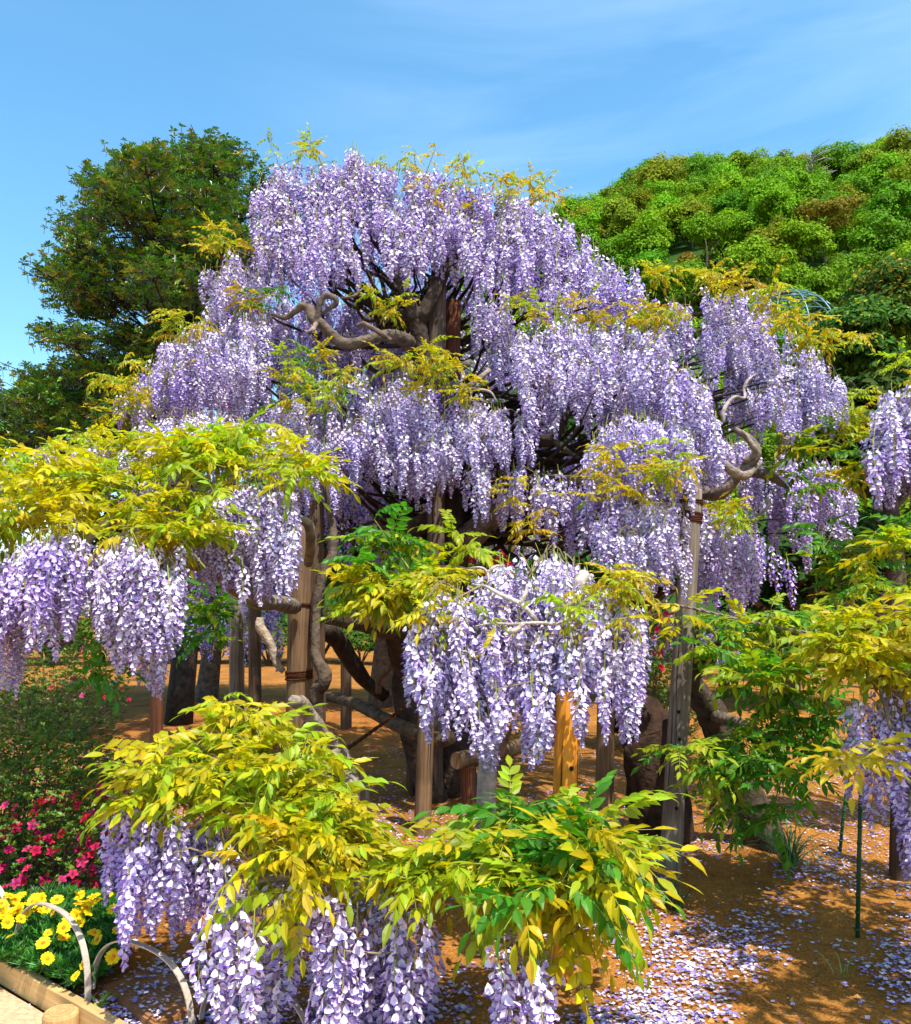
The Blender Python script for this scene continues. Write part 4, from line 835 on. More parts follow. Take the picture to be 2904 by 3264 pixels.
# ================================================================== far wisterias seen through the gaps
W = Wisteria('small far wisteria with yellow leaves seen through the gap beside the central trunk', (O(960, 1200, 13)[0], 13, 0), 16)
W.racemes([(820, 960), (1100, 960), (1100, 1120), (820, 1120)], 13, 12.8, 24, lod=0, jit=.5, hue=.7); W.leaves([(820, 970), (1100, 970), (1100, 1080), (820, 1080)], 12.6, 12.4, 60, 'big', YG, jit=.4)
W.branch([(O(960, 1200, 13)[0], 13, -.1), O(960, 1150, 13), O(950, 1050, 13)], [.12, .1, .06], DK, name='trunk'); W.build(120, 120)
W = Wisteria('small violet wisteria far behind the grey post above the orange soil', (O(1390, 1300, 17)[0], 17, 0), 17)
W.racemes([(1270, 1225), (1480, 1225), (1480, 1325), (1270, 1325)], 17, 16.8, 40, jit=.4, hue=.9); W.leaves([(1280, 1225), (1470, 1225), (1470, 1250), (1280, 1250)], 16.8, 16.8, 12, 'big', GR)
W.branch([(O(1390, 1300, 17)[0], 17, -.1), O(1390, 1270, 17), O(1390, 1230, 17)], [.1, .08, .04], DK, name='trunk'); W.build(80, 60)

# ------------------------------------------------------------------ posts
M_hole = mat('bolt_hole', (.012, .01, .008), .9)
def post(label, base, top, rad, mt, ropes=(), holes=(), group='round timber posts propping the wisteria', taper=.94, name='wooden_post'):
    base = np.array(base, float); top = np.array(top, float); ax_ = top - base; Ln = np.linalg.norm(ax_); z = ax_ / Ln
    t = thing(name, label, 'post', tuple(base), group); r = np.random.default_rng(int(abs(base[0] * 977 + base[1] * 131)))
    Q = Vector(z).to_track_quat('Z', 'Y')
    def sh(n, md, mats, smooth=True):
        o = obj(n, to_mesh(md, n, mats, smooth), t); o.rotation_euler = Q.to_euler(); return o
    md = MD(); n = 18; hs_ = np.concatenate([[-.2], np.linspace(0, Ln - .012, 14), [Ln]]); V = []
    wob = r.uniform(-1, 1, n) * .012
    for i, h in enumerate(hs_):
        rr = rad * (1 - (1 - taper) * max(h, 0) / Ln) * (1 + wob + r.normal(size=n) * .004); rr = rr * (.93 if i == len(hs_) - 1 else 1)
        a_ = np.arange(n) * 2 * math.pi / n; bend = .010 * math.sin(h * 1.7 + base[0])
        V.append(np.stack([np.cos(a_) * rr + bend, np.sin(a_) * rr, np.full(n, h)], 1))
    V = np.concatenate(V); Fc = []
    for i in range(len(hs_) - 1):
        for k in range(n):
            a = i * n + k; b = i * n + (k + 1) % n; Fc += [(a, b, b + n), (a, b + n, a + n)]
    V = np.concatenate([V, [[0, 0, Ln]]]); q = (len(hs_) - 1) * n
    for k in range(n): Fc.append((len(V) - 1, q + k, q + (k + 1) % n))
    md.add(V, Fc); sh('shaft', md, [mt])
    for kk in range(3 if rad > .055 else 0):
        lc0 = Q.inverted() @ Vector((0, -1, 0)); ac = math.atan2(lc0.y, lc0.x) + r.uniform(-1.1, 1.1); h0 = r.uniform(.05, .5) * Ln; h1 = min(Ln * .97, h0 + r.uniform(.3, .9)); V = []
        for i in range(13):
            f = i / 12; h = h0 + (h1 - h0) * f; rr = rad * (1 - (1 - taper) * h / Ln) * 1.006 + .0012; w_ = .0022 * math.sin(math.pi * f) ** .6 + .0002; aa = ac + .03 * math.sin(h * 9 + kk); bend = .010 * math.sin(h * 1.7 + base[0])
            for sg in (-1, 1): V.append((math.cos(aa + sg * w_ / rr) * rr + bend, math.sin(aa + sg * w_ / rr) * rr, h))
        md = MD(); md.add(V, [f for i in range(12) for f in ((2 * i, 2 * i + 1, 2 * i + 3), (2 * i, 2 * i + 3, 2 * i + 2))]); sh('drying_crack', md, [M_hole])
    for h, wdt in ropes:
        md = MD(); k = max(3, int(wdt / .009))
        for i in range(k):
            hh = h + (i - k / 2) * .009; rr = rad * 1.0 + .006 + r.uniform(0, .004)
            tube(md, [(math.cos(a_) * rr, math.sin(a_) * rr, hh + .006 * math.sin(a_ + i)) for a_ in np.linspace(0, 2 * math.pi, 17)], .0052, 4, sub=1, caps=False)
        sh('rope_binding', md, [M_rope])
    lc = Q.inverted() @ Vector((0, -1, 0)); a0 = math.atan2(lc.y, lc.x)
    for h, a_ in holes:   # countersunk bolt holes
        a_ += a0 + 1.57; md = MD(); c = np.array([math.cos(a_) * rad * .99, math.sin(a_) * rad * .99, h]); tube(md, [c, c * [1.035, 1.035, 1]], .011, 10, sub=1); sh('bolt', md, [M_hole])
    return t
def gp(px, py): q = G(px, py); return q
def up(px, py, d): return S(px, py, d)
b = G(2135, 2800); post('tall grey post with bolt holes standing clear at the right, rope tied near its top', b, up(2206, 1560, b[1]), .064, W_grey, ropes=[(2.17, .07), (2.27, .02)], holes=[(1.79, -1.2), (.98, -1.9), (.82, -1.65), (.42, -1.6)])
b = G(1786, 3122); post('bright orange new timber post in the foreground behind the leaves', b, up(1812, 2205, b[1]), .057, W_orange, holes=[(.9, -1.3)])
b = S(1346, 2650, 6.3); b[2] = 0; post('brown post with a knot standing left of centre under the front flower cluster', b, up(1361, 2180, 6.3), .063, W_brown)
b = S(1926, 2690, 6.1); b[2] = 0; post('grey-brown post just right of the orange post', b, up(1932, 2250, 6.1), .066, W_brown)
b = S(945, 2600, 6.15); b[2] = 0; post('thick knotty post at left of centre lashed to the gnarled trunk with rope', b, up(962, 1680, 6.15), .088, W_brown, ropes=[(1.13, .07), (1.62, .03)], holes=[(1.28, -1.6), (1.46, -1.2)])
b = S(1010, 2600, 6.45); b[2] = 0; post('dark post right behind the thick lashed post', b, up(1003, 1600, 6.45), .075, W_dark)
b = S(753, 2500, 7.6); b[2] = 0; post('grey weathered post left of the thick lashed post', b, up(757, 1850, 7.6), .068, W_grey)
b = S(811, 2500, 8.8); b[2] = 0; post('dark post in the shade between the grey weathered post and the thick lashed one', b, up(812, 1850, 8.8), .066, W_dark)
b = S(496, 2600, 6.6); b[2] = 0; post('thin reddish post below the left flower bank', b, up(500, 1950, 6.6), .05, W_red)
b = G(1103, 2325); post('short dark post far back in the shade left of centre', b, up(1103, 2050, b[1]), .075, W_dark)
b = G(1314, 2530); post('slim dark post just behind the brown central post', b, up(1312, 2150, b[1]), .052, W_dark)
b = G(1497, 2585); t = post('short stump-like post carrying a round crossbar log', b, up(1490, 2440, b[1]), .062, W_red)
md = MD(); c0 = up(1455, 2425, b[1] - .1); tube(md, [c0, c0 + [.10, .13, .0], c0 + [.9, 1.0, .02]], [.066, .066, .06], 14, sub=1)
t2 = thing('crossbar_log', 'round log laid across the short post with its sawn end facing the camera', 'log', tuple(c0)); o = part('log', md, [W_brown], t2, False)
post('dark wooden post in the far distance right of the grey post', G(2308, 2222), up(2308, 2120, G(2308, 2222)[1]), .10, W_dark)
post('second dark wooden post in the far distance, further right', G(2435, 2222), up(2435, 2120, G(2435, 2222)[1]), .06, W_dark)
b = G(2875, 2790); post('dark post at the right edge behind the hanging racemes', b, up(2880, 2200, b[1]), .07, W_dark)
b = S(1384, 2300, 7.35); b[2] = 0; post('tall central post rising through the middle of the wisteria dome', b, up(1396, 885, 7.35), .077, W_greyshade, ropes=[(3.12, .06)], taper=.98)
b = S(1437, 2300, 7.75); b[2] = 0; post('reddish post behind the central post high in the dome', b, up(1445, 960, 7.75), .075, W_red, ropes=[(3.3, .03)])
# green stakes
M_gr = mat('green_plastic', (.008, .06, .018), .45, 0, .4)
for (bx, by, tx_, ty_), lb in [((2731, 2990, 2745, 2500), 'thin dark green garden stake in front, at the right'), ((2674, 2715, 2701, 2500), 'thin dark green garden stake further back, at the right')]:
    b = G(bx, by); tp = up(tx_, ty_, b[1]); t = thing('garden_stake', lb, 'stake', tuple(b), 'green garden stakes'); md = MD()
    tube(md, [b - [0, 0, .05], b * .5 + tp * .5, tp], [.011, .011, .010], 8, sub=1); part('rod', md, [M_gr], t, True)
    md = MD()
    for k in range(9): q = b + (tp - b) * (k + .5) / 9; tube(md, [q - [0, 0, .004], q + [0, 0, .004]], .0135, 8, sub=1)
    part('ring', md, [M_gr], t, True, 'stuff')
# ropes
def rope(label, P_, rad=.006):
    md = MD(); C_ = catmull(P_, 40); n = len(C_)
    for ph in (0, math.pi):
        a_ = np.linspace(0, n * .55, n) + ph; off = np.stack([np.zeros(n), np.cos(a_), np.sin(a_)], 1) * rad * .6
        tube(md, C_ + off, rad * .8, 5, sub=1)
    tag(obj('rope', to_mesh(md, 'rope', [M_rope2 if 'pale' in label else M_rope], True, origin=P_[0]), loc=tuple(P_[0])), label, 'rope')
M_rope2 = mat('pale_rope', (.30, .23, .19), .9, 0, .1, bump=.6, bscale=200)
rope('brown rope stretched slanting from the foreground trunk up to the front flower cluster', [S(1070, 2412, 4.75), S(1190, 2328, 5.0), S(1310, 2235, 5.3), S(1400, 2150, 5.5)], .010)
rope('pale twisted rope running from behind the grey post out to the right leafy wisteria', [S(2060, 1915, 5.6), S(2201, 1938, 5.15), S(2399, 1984, 4.9), S(2610, 2024, 4.6)], .007)
rope('thin brown cord hanging in the shade left of the central post', [S(*CR(160, 1530, 1000, 800), 6.6), S(*CR(200, 1620, 1000, 800), 6.6), S(*CR(255, 1740, 1000, 800), 6.6)], .005)

# ------------------------------------------------------------------ kerb, logs, hoops, hatch
W_kerb = wood('kerb_timber', (.66, .42, .17), (.48, .28, .10), .7)
ang = math.atan2(KD[1], KD[0]); A = rot('z', ang)
def edging(c0, c1, label):
    ln = np.linalg.norm(c1 - c0); mid = (c0 + c1) / 2; t = thing('edging_board', label, 'edging', (mid[0], mid[1], 0), 'timber edging along the path')
    me = MD(); bm = []; s = (.042, .10, ln)   # grain along local Z
    V = []; ch = .004
    for z in (-s[2] / 2, s[2] / 2):
        for x, y in [(-s[0] / 2 + ch, -s[1] / 2), (s[0] / 2 - ch, -s[1] / 2), (s[0] / 2, -s[1] / 2 + ch), (s[0] / 2, s[1] / 2 - ch), (s[0] / 2 - ch, s[1] / 2), (-s[0] / 2 + ch, s[1] / 2), (-s[0] / 2, s[1] / 2 - ch), (-s[0] / 2, -s[1] / 2 + ch)]: V.append((x, y, z))
    Fc = [];
    for k in range(8): a = k; b_ = (k + 1) % 8; Fc += [(a, b_, b_ + 8), (a, b_ + 8, a + 8)]
    for k in range(1, 7): Fc += [(0, k + 1, k), (8, 8 + k, 8 + k + 1)]
    me.add(V, Fc); o = obj('board', to_mesh(me, 'board', [W_kerb]), t); o.rotation_euler = (math.pi / 2, 0, ang + math.pi / 2); o.location = (0, 0, .012)
kc = KA + KN * .0
cut = 1.03
edging(kc - KD * 3, kc - KD * .27, 'pale timber edging board, the piece farther left out of the flower bed corner'); 
edging(kc - KD * .262, kc + KD * 1.5, 'pale timber edging board along the sandy path at the bottom left corner')
lg = G(195, 3222, .05); t = thing('edging_log', 'short round log set upright against the path edging at the bottom left', 'log', (lg[0], lg[1], -.1))
md = MD(); tube(md, [lg - [0, 0, .2], lg - [0, 0, .012], lg + [0, 0, -.002], lg + [0, 0, .0]], [.066, .066, .062, .058], 22, sub=1); part('log', md, [W_kerb], t)
md = MD()
for rr in (.018, .032, .046): tube(md, [lg + [math.cos(a_) * rr, math.sin(a_) * rr, .0008] for a_ in np.linspace(0, 6.283, 21)], .0012, 3, sub=1, caps=False)
part('growth_ring', md, [mat('ring_line', (.40, .24, .09), .9)], t)
W_bam = mat('bleached_bamboo', (.46, .39, .31), .6, 0, .3, bump=.3, bscale=60, noise=.3, nscale=12)
def hoop(p0, p1, h, label, lean=.0):
    p0 = np.array(p0, float); p1 = np.array(p1, float); t = thing('bamboo_hoop', label, 'hoop', (*((p0 + p1) / 2)[:2], 0), 'bamboo hoops edging the bed'); md = MD()
    V = []; n = 40; dr = p1 - p0; wv = np.array([-dr[1], dr[0], 0]) / np.linalg.norm(dr); 
    for i in range(n + 1):
        s_ = i / n; a_ = math.pi * s_; x = .5 - .5 * math.copysign(abs(math.cos(a_)) ** .78, math.cos(a_)); z = h * math.sin(a_) ** .72 if 0 < s_ < 1 else -.06
        c = p0 + dr * x; c = np.array([c[0], c[1], z]) + wv * lean * z
        nx_ = np.array([dr[0], dr[1], 0]) / np.linalg.norm(dr); nrm = nx_ * (-math.cos(a_)) + np.array([0, 0, 1]) * math.sin(a_)
        for sx, sn in ((-1, -1), (1, -1), (1, 1), (-1, 1)): V.append(c + wv * sx * .0125 + nrm * sn * .0028)
    Fc = []
    for i in range(n):
        for k in range(4): a = i * 4 + k; b_ = i * 4 + (k + 1) % 4; Fc += [(a, b_, b_ + 4), (a, b_ + 4, a + 4)]
    md.add(V, Fc); part('bent_strip', md, [W_bam], t, False)
    for q in (p0, p1):
        md = MD(); q = np.array([q[0], q[1], 0])
        for k in range(3): tube(md, [q + [math.cos(a_) * .015, math.sin(a_) * .015, .035 + k * .006] for a_ in np.linspace(0, 6.283, 13)], .003, 4, sub=1, caps=False)
        part('wire_tie', md, [M_rope], t)
hoop(G(40, 3105)[:2] + [.0, .0], G(278, 3232)[:2], .345, 'tall bleached bamboo hoop in front of the yellow daisies')
hoop(G(292, 3190)[:2], G(610, 3335)[:2], .285, 'bamboo hoop in the middle, curving in front of the brown hatch')
hoop(G(640, 3290)[:2], G(990, 3400)[:2], .235, 'lowest bamboo hoop, at the bottom centre-left of the picture')
hoop(G(-330, 3000)[:2], G(38, 3085)[:2], .40, 'bamboo hoop at the left edge with only one pale leg in view')
# hatch: brown slab with a rim
hc = [G(324, 3172), G(489, 3108), G(700, 3205), G(492, 3300)]
t = thing('hatch_cover', 'square rust-brown hatch cover lying on the soil behind the hoops, strewn with petals', 'hatch', tuple(sum(hc) / 4)); cen = sum(hc) / 4
M_hat = mat('rusty_plate', (.30, .13, .045), .6, 0, .3, bump=.4, bscale=60, noise=.35, nscale=9)
def slab(name, sc_, z0, z1, m):
    md = MD(); q = [cen + (h - cen) * sc_ for h in hc]; V = [(*p[:2], z0) for p in q] + [(*p[:2], z1) for p in q]
    md.add(V, [(4, 5, 6), (4, 6, 7)] + [f for k in range(4) for f in ((k, (k + 1) % 4, (k + 1) % 4 + 4), (k, (k + 1) % 4 + 4, k + 4))]); part(name, md, [m], t)
slab('frame', 1.0, -.05, .035, M_hat); slab('lid', .93, .02, .043, M_hat)
md = MD()
for k in range(1, 12):
    f = k / 12; a_ = cen + (hc[0] - cen) * .9 + ((hc[1] - hc[0]) * .9) * f; b_ = cen + (hc[3] - cen) * .9 + ((hc[2] - hc[3]) * .9) * f
    tube(md, [np.array([a_[0], a_[1], .0435]), np.array([b_[0], b_[1], .0435])], .0022, 4, sub=1)
part('raised_rib', md, [M_hat], t, kind='stuff')

# ------------------------------------------------------------------ azalea
def azalea(label, c, rad, hgt, nleaf, nfl, seed, fcols, flz=(0, 1), big=1.0):
    r = np.random.default_rng(seed); c = np.array(c, float); t = thing('azalea', label, 'azalea', (c[0], c[1], 0))
    md = MD()
    tips = []
    for k in range(90):
        a_ = r.uniform(0, 6.28); rr = rad * math.sqrt(r.random()); z = hgt * (1 - .55 * (rr / rad) ** 2) * r.uniform(.35, 1)
        e = np.array([c[0] + math.cos(a_) * rr, c[1] + math.sin(a_) * rr, z]); tips.append(e); b_ = np.array([c[0] + math.cos(a_) * rr * .15, c[1] + math.sin(a_) * rr * .15, -.02])
        tube(md, [b_, b_ * .5 + e * .5 - [0, 0, hgt * .08] + r.normal(size=3) * .03, e], [.008, .005, .002], 4, (.15, .10, .07), sub=2, caps=False)
    part('stems', md, [M_bark], t, kind='stuff')
    items = []; ls = []
    for q in range(5):
        m_ = MD(); tn = np.array([(.10, .21, .015), (.06, .15, .012), (.16, .25, .02), (.05, .11, .012), (.12, .19, .015)][q])
        for k in range(7):
            A = rot('z', k * 2.4) @ rot('y', -r.uniform(.1, .9)); l = r.uniform(.016, .028) * big
            m_.add(np.array([[.002, 0, 0], [l * .55, l * .24, .002], [l, 0, 0], [l * .55, -l * .24, .002]]) @ A.T, [(0, 1, 2), (0, 2, 3)], tn * r.uniform(.7, 1.3))
        ls.append(m_)
    def surf():
        a_ = r.uniform(0, 6.28); rr = rad * math.sqrt(r.random()); z = hgt * (1 - .5 * (rr / rad) ** 2.5) * (1 + .09 * math.sin(a_ * 5) + .06 * math.sin(rr * 30))
        depth_ = r.random() ** 1.6 * .85; z = z * (1 - depth_); 
        return np.array([c[0] + math.cos(a_) * rr * (1 - .1 * depth_), c[1] + math.sin(a_) * rr, max(z, .04)])
    for k in range(nleaf): items.append((ls[r.integers(5)], rot('z', r.uniform(0, 6.28)) @ rot('x', r.normal() * .5) * r.uniform(.7, 1.2), surf(), 1.0))
    part('foliage', merge(items), [M_leafd], t, kind='stuff')
    fm = []
    for q, fc in enumerate(fcols):
        m_ = MD(); fc = np.array(fc)
        for k in range(5):
            A = rot('z', k * 1.2566); l = .026 * big
            m_.add(np.array([[.001, 0, -.010], [l * .5, l * .36, .002], [l * .95, l * .22, .002], [l, 0, -.002], [l * .95, -l * .22, .002], [l * .5, -l * .36, .002], [l * .55, 0, -.004]]) @ A.T, [(6, 0, 5), (6, 1, 0), (6, 2, 1), (6, 3, 2), (6, 4, 3), (6, 5, 4)], [fc * .6, fc, fc * 1.05, fc, fc * 1.05, fc, fc * .85])
        for k in range(5):
            a_ = k * 1.25; tube(m_, [(0, 0, -.008), (math.cos(a_) * .006, math.sin(a_) * .006, .016)], [.0008, .0005], 3, fc * [1, .4, .6], sub=1, caps=False)
        fm.append(to_mesh(m_, 'blossom', [M_flower]))
    for k in range(nfl):
        for _ in range(60):
            f = r.uniform(*flz); a_ = r.uniform(-3.3, .15); sh_ = math.sqrt(max(0, 1 - max(0, f - .25) ** 1.6)) * r.uniform(.8, 1.02)
            p = np.array([c[0] + math.cos(a_) * rad * sh_, c[1] + math.sin(a_) * rad * sh_, f * hgt]); break
        o = obj('blossom', fm[r.integers(len(fm))], t, tuple(p - [c[0], c[1], 0] + [0, -.02, .01])); o.rotation_euler = (r.uniform(.2, 1.5), r.normal() * .3, r.normal() * .6); s_ = r.uniform(.8, 1.25); o.scale = (s_,) * 3
M_leafd = mat('shrub_leaf', None, .45, .2, .35)
MAG = [(.50, .008, .06), (.62, .015, .10), (.34, .004, .035), (.72, .045, .17)]
pc = O(85, 1600, 5.0)
azalea('magenta azalea bush at the left edge behind the yellow daisies', (O(50, 1600, 4.95)[0], 4.95, 0), .62, .95, 4200, 290, 51, MAG, (.05, .66))
azalea('nearly flowerless green azalea behind the magenta one at the left edge', (O(10, 1500, 5.75)[0], 5.75, 0), .75, 1.1, 5200, 6, 52, [(.75, .03, .10)], (.6, 1.1))
RED = [(.85, .02, .05), (.75, .02, .10)]
azalea('red azalea glimpsed behind the front flower cluster', (O(955, 1110, 9)[0], 9.0, 0), .55, 2.05, 2400, 90, 53, RED, (.8, 1.1), 1.5)
azalea('red azalea in the shade right of the front flower cluster', (O(1290, 1230, 10)[0], 10.0, 0), .6, 1.4, 2400, 40, 54, RED, (.6, 1.1), 1.5)
azalea('low red azalea far back behind the left flower bank', (O(120, 1300, 11)[0], 11.0, 0), .9, 1.3, 2600, 16, 55, RED + [(.8, .1, .3)], (.3, 1.1), 1.4)

# ------------------------------------------------------------------ yellow daisies
def daisies():
    r = np.random.default_rng(61); c = G(190, 3060); t = thing('daisy_clump', 'mound of yellow daisies with feathery green foliage behind the bamboo hoops', 'flowers', (c[0], c[1], 0))
    fe = []
    for q in range(4):
        m_ = MD()
        for k in range(11):
            A = rot('z', k * 2.4) @ rot('y', -r.uniform(.2, 1.2)); l = r.uniform(.035, .06); cc = np.array([(.035, .17, .018), (.05, .22, .02), (.025, .12, .02), (.06, .20, .02)][q]) * r.uniform(.7, 1.3)
            m_.add(np.array([[0, 0, 0], [l * .6, .003, .002], [l, 0, 0], [l * .6, -.003, .002]]) @ A.T, [(0, 1, 2), (0, 2, 3)], cc)
            for sg in (1, -1): m_.add(np.array([[l * .4, 0, 0], [l * .7, sg * .012, .002], [l * .55, 0, 0]]) @ A.T, [(0, 1, 2)], cc)
        fe.append(m_)
    reg = [(-90, 1790), (20, 1775), (120, 1780), (235, 1795), (255, 1850), (240, 1900), (180, 1960), (110, 1945), (60, 1920), (-90, 1900)]
    items = []; n = 0; fp = []
    def pos(u, v, h):   # point at height h above the soil seen at u,v
        return G(u * K, v * K, h)
    while n < 3400:
        u = r.uniform(-90, 260); v = r.uniform(1770, 1965)
        if not in_poly(reg, u, v): continue
        n += 1; fr = (v - 1770) / 190; h = (.25 - .13 * fr) * r.uniform(.25, .85); p = pos(u, v + 12 * r.random(), h); items.append((fe[r.integers(4)], rot('z', r.uniform(0, 6)) @ rot('x', r.normal() * .4) * r.uniform(.8, 1.3), p, 1.0))
    part('foliage', merge(items), [M_leafd], t, kind='stuff')
    fm = []
    for q in range(3):
        m_ = MD(); npt = 15 + q
        for k in range(npt):
            A = rot('z', k * 6.283 / npt + r.normal() * .05) @ rot('y', -r.uniform(-.05, .25)); l = .027 * r.uniform(.9, 1.08); w_ = .0056; cc = np.array([.95, .72, .008]) * r.uniform(.85, 1.05)
            m_.add(np.array([[.004, 0, 0], [l * .6, w_, .001], [l * .95, w_ * .6, 0], [l, 0, -.001], [l * .95, -w_ * .6, 0], [l * .6, -w_, .001]]) @ A.T, [(0, 1, 5), (1, 2, 4), (1, 4, 5), (2, 3, 4)], np.clip([cc * [1, .8, 1], cc, cc, cc, cc, cc], 0, 1))
        tube(m_, [(0, 0, -.002), (.002, 0, -.05), (0, 0, -.11)], .0016, 4, (.05, .18, .02), sub=1, caps=False)
        fm.append(to_mesh(m_, 'daisy', [M_flower]))
    cm_ = MD(); tube(cm_, [(0, 0, -.002), (0, 0, .003), (0, 0, .0055)], [.0075, .0075, .004], 10, (.85, .30, .01), sub=1); cme = to_mesh(cm_, 'flower_centre', [M_flower])
    pts = [(20, 1080), (60, 1180), (130, 1130), (240, 1090), (270, 1150), (100, 1160), (60, 1310), (120, 1210), (250, 1350), (275, 1440), (370, 1260), (370, 1320), (400, 1205), (470, 1230), (545, 1290), (565, 1330), (440, 1540), (480, 1475), (655, 1430), (680, 1275), (655, 1155), (545, 1080), (500, 1110), (460, 1120), (630, 1068), (20, 1200), (190, 1110), (310, 1170), (330, 1100), (10, 1120), (160, 1180), (210, 1120), (530, 1120), (570, 1100), (-60, 1100), (-80, 1200), (45, 1230), (90, 1100), (280, 1290)]
    for k in range(20): pts.append((r.uniform(-60, 340) if k % 3 else r.uniform(440, 600), r.uniform(1065, 1190)))
    for u, v in pts:
        px, py = CR(u, v, 0, 2264); front = (v - 1060) / 480
        h = .29 - .13 * front + r.normal() * .012; p = G(px, py, h); o = obj('daisy', fm[r.integers(3)], t, tuple(p - np.array(t.location)))
        o.rotation_euler = (r.uniform(.0, 1.15), r.normal() * .35, r.normal() * .9); s_ = r.uniform(.75, 1.15); o.scale = (s_,) * 3; obj('flower_centre', cme, o)
daisies()

# ------------------------------------------------------------------ small plants
def blades(label, c, n, l, wd, col, seed, name='grass_tuft', cat='grass', spread=.05, arch=.9):
    r = np.random.default_rng(seed); c = np.array(c, float); t = thing(name, label, cat, tuple(c)); md = MD()
    for k in range(n):
        a_ = r.uniform(0, 6.28); ll = l * r.uniform(.55, 1.1); b_ = c + [math.cos(a_) * spread * r.random(), math.sin(a_) * spread * r.random(), 0]; V = []; e0 = r.uniform(.9, 1.45); h = np.array([math.cos(a_), math.sin(a_), 0]); sd_ = np.array([-h[1], h[0], 0]); p = b_.copy(); m_ = 6
        for i in range(m_ + 1):
            e = e0 - arch * (i / m_) ** 1.3 * r.uniform(.9, 1.4); w_ = wd * (1 - (i / m_) ** 2) + .0004
            V += [p - sd_ * w_, p + sd_ * w_]; p = p + (h * math.cos(e) + np.array([0, 0, 1]) * math.sin(e)) * ll / m_
        Fc = [f for i in range(m_) for f in ((2 * i, 2 * i + 1, 2 * i + 3), (2 * i, 2 * i + 3, 2 * i + 2))]
        md.add(V, Fc, np.array(col) * r.uniform(.7, 1.3))
    part('blades', md, [M_leafd], t, kind='stuff')
blades('arching tuft of narrow grey-green leaves on the petal-strewn soil at the right', G(2520, 2760), 90, .50, .0042, (.08, .18, .05), 71, arch=2.3)
blades('dark little grass tuft in the shade in front of the grey post', G(2150, 2900), 60, .22, .003, (.03, .08, .03), 72)
blades('light green strap-leaved clump on the far soil left of the grey post', G(2075, 2170), 60, .75, .016, (.16, .32, .05), 73, 'iris_clump', 'plant')
blades('bright green iris clump far behind beside the thick lashed post', G(880, 2090 + 30), 50, .7, .02, (.10, .34, .03), 74, 'iris_clump', 'plant')
blades('small grass tuft under the green leaf spray at the middle', G(1540, 2650), 40, .12, .002, (.12, .26, .04), 75)
blades('tiny yellow-green weed by the foot of the tall bamboo hoop', G(315, 3215), 26, .07, .006, (.26, .42, .03), 76, 'weed', 'plant')
blades('slender grass sprig near the bottom right corner', G(2690, 3110), 9, .14, .002, (.14, .26, .05), 77)
r = np.random.default_rng(81)
for k, (px, py, lb) in enumerate([(240, 2180, 'silvery woolly-leaved plant on the soil, left one of the pair'), (345, 2190, 'silvery woolly-leaved plant on the soil, right one of the pair beside the reddish post')]):
    c = G(px, py + 25); t = thing('silver_plant', lb, 'plant', tuple(c)); 
    for q in range(16):
        md = MD(); a_ = q * 2.4; e = r.uniform(.4, 1.2); l = .36 * r.uniform(.8, 1.2); A = rot('z', a_) @ rot('y', -e); w_ = .055
        md.add(np.array([[0, 0, 0], [l * .4, w_, .02], [l * .4, 0, 0], [l * .4, -w_, .02], [l * .8, w_ * .7, -.01], [l * .8, 0, -.03], [l * .8, -w_ * .7, -.01], [l, 0, -.06]]) @ A.T + c, [(0, 2, 1), (0, 3, 2), (1, 2, 5), (1, 5, 4), (2, 3, 6), (2, 6, 5), (4, 5, 7), (5, 6, 7)], np.array([.36, .46, .30]) * r.uniform(.8, 1.15)); part('leaf', md, [M_leafd], t)

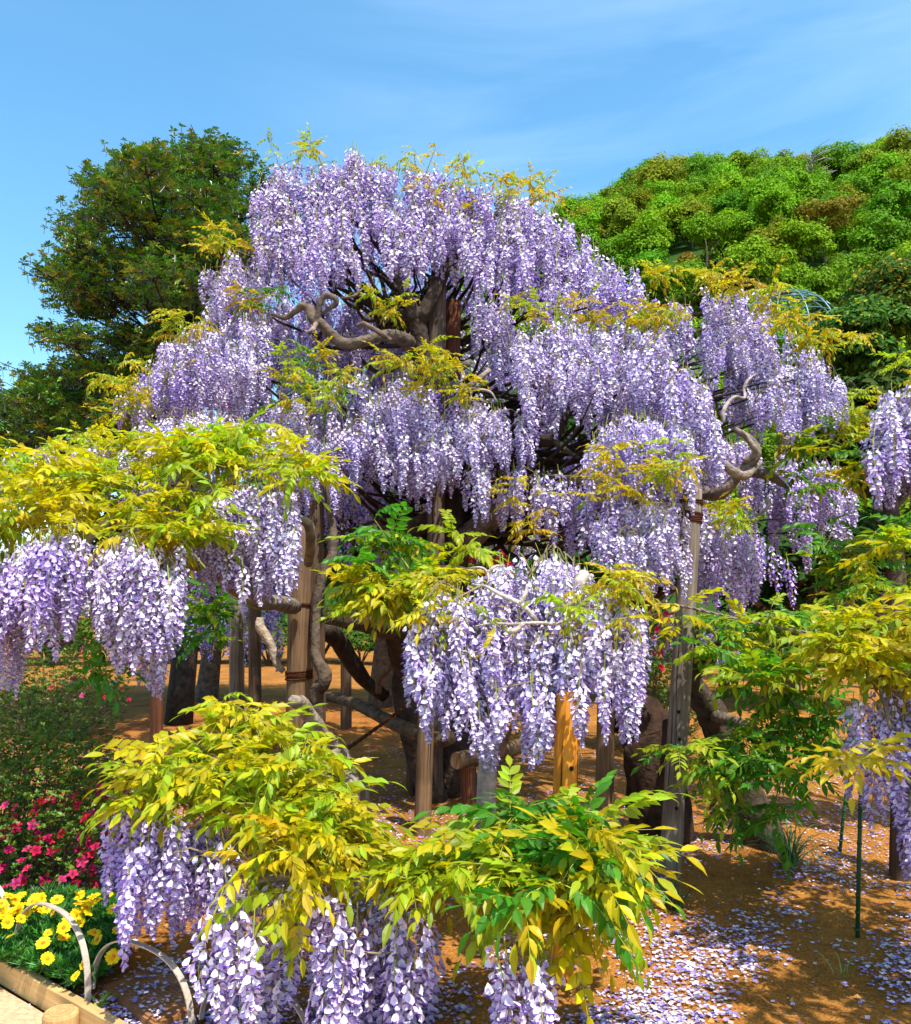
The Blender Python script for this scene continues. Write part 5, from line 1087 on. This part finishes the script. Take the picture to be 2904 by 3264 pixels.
# ------------------------------------------------------------------ fallen petals, pebbles, litter
def petals():
    r = np.random.default_rng(91); N = 70000
    px = r.uniform(-400, 3300, N); py = 2230 + (3420 - 2230) * r.random(N) ** .8
    xc = (px - 1452) / F; yc = (1632 - py) / F; tt = CAMH / -(st_ + yc * ct); x = xc * tt; y = (ct - yc * st_) * tt
    dn = np.sin(x * 2.7 + y * 1.9) * np.cos(y * 2.3 - x * 1.1) + .6 * np.sin(x * 6.1 - y * 4.7 + 1) + .5 * np.sin(x * 13 + y * 17) * np.cos(x * 11 - y * 15) + .15
    keep = r.random(N) < 1 / (1 + np.exp(-4.5 * (dn + np.interp(y, [3.5, 5.0, 7.0, 9], [-.25, -.15, .4, .3])))); keep &= ~((x < -1.7) & (y < 4.2) & (r.random(N) < .6))
    op = on_path(x, y) > .0; keep &= ~(op & (r.random(N) < .93))
    keep &= (y < 10.5)
    x, y = x[keep], y[keep]; n = len(x); z = gh(x, y) - np.where(on_path(x, y) > 0, .024, 0) + r.uniform(.002, .012, n)
    hatq = [(p[0], p[1]) for p in hc]; inn = np.array([in_poly(hatq, a_, b_) if a_ > -1.9 and a_ < -.5 and b_ < 4.4 else False for a_, b_ in zip(x, y)])
    z = np.where(inn, .048 + .004 * r.random(n), z); k2 = ~(inn & (r.random(n) < .75)); x, y, z = x[k2], y[k2], z[k2]; n = len(x)
    s = .0100 * r.uniform(.45, 1.5, n); a_ = r.uniform(0, 6.28, n); tl = r.normal(size=n) * .5; cup = r.uniform(.1, .7, n)
    ca, sa = np.cos(a_), np.sin(a_)
    def v(lx, ly, lz): return np.stack([x + (lx * ca - ly * sa) * s, y + (lx * sa + ly * ca) * s, z + (lz * cup + abs(ly) * 0 + ly * tl * .5) * s + np.abs(tl) * .5 * s], 1)
    V = np.stack([v(-1, 0, .5), v(-.2, .75, .5), v(1, .1, .6), v(-.1, -.75, .45), v(0, 0, 0)], 1).reshape(-1, 3)
    b = np.arange(n) * 5; Fc = np.concatenate([np.stack([b + 4, b + i, b + j], 1) for i, j in ((1, 0), (2, 1), (3, 2), (0, 3))])
    base = np.array([.74, .70, .88])[None] * r.uniform(.75, 1.1, (n, 1)); vi = r.random(n) < .35; base[vi] = np.array([.34, .27, .72]) * r.uniform(.7, 1.2, (vi.sum(), 1)); br = r.random(n) < .12; base[br] = np.array([.5, .42, .33])
    md = MD(); md.add(V, Fc, np.clip(np.repeat(base, 5, 0), 0, 1)); tag(obj('fallen_petals', to_mesh(md, 'fallen_petals', [M_petal])), 'pale lilac wisteria petals strewn over the orange soil', 'petals', kind='stuff')
    # red petals far left
    n = 1500; x = r.uniform(-4.5, 0, n); y = r.uniform(9.5, 15, n); s = .018 * r.uniform(.6, 1.2, n); a_ = r.uniform(0, 6.28, n); ca, sa = np.cos(a_), np.sin(a_); z = np.full(n, .02)
    V = np.stack([np.stack([x + ca * s, y + sa * s, z], 1), np.stack([x - sa * s, y + ca * s, z + .01], 1), np.stack([x - ca * s, y - sa * s, z], 1)], 1).reshape(-1, 3)
    md = MD(); md.add(V, np.arange(n * 3).reshape(-1, 3), (.75, .02, .03)); tag(obj('fallen_red_petals', to_mesh(md, 'fallen_red_petals', [M_flower])), 'red azalea petals fallen on the far soil at the left', 'petals', kind='stuff')
petals()
def clods():
    r = np.random.default_rng(95); N = 9000; px = r.uniform(-200, 3100, N); py = 2350 + 1000 * r.random(N) ** .7
    items = []; vs = []
    for q in range(6):
        m_ = MD(); V = np.array([[1, 0, 0], [0, 1, 0], [-1, 0, 0], [0, -1, 0], [0, 0, .8], [.6, .6, -.1], [-.6, .6, -.1], [-.6, -.6, -.1], [.6, -.6, -.1]]) * r.uniform(.7, 1.2, (9, 1)); m_.add(V, [(4, 0, 5), (4, 5, 1), (4, 1, 6), (4, 6, 2), (4, 2, 7), (4, 7, 3), (4, 3, 8), (4, 8, 0)], (.44, .20, .05)); vs.append(m_)
    for i in range(N):
        p = G(px[i], py[i]); 
        if on_path(p[0], p[1]) > -.05: continue
        s = .0045 * r.uniform(.5, 1) if r.random() < .96 else r.uniform(.007, .018); p[2] = float(gh(p[0], p[1])); items.append((vs[r.integers(6)], rot('z', r.uniform(0, 6)) * s, p, r.uniform(.6, 1.25)))
    tw = MD()
    for i in range(420):
        p = G(r.uniform(-200, 3100), 2420 + 900 * r.random()); 
        if on_path(p[0], p[1]) > -.05: continue
        a_ = r.uniform(0, 3.14); l = r.uniform(.02, .09); dv = np.array([math.cos(a_), math.sin(a_), .05]) * l; p[2] = float(gh(p[0], p[1])) + .004
        tube(tw, [p - dv, p + [r.normal() * .006, r.normal() * .006, .003], p + dv], [.0016, .0014, .0008], 4, np.array([.22, .13, .07]) * r.uniform(.5, 1.4), sub=1)
    tag(obj('fallen_twigs', to_mesh(tw, 'fallen_twigs', [M_bark])), 'thin brown twigs littering the orange soil', 'twigs', kind='stuff')
    tag(obj('soil_crumbs', to_mesh(merge(items), 'soil_crumbs', [M_bark])), 'small crumbs of orange soil and pebbles on the ground', 'soil', kind='stuff')
clods()
tot = sum(len(m.polygons) for m in bpy.data.meshes); print('TRIS', tot, 'OBJ', len(bpy.data.objects))
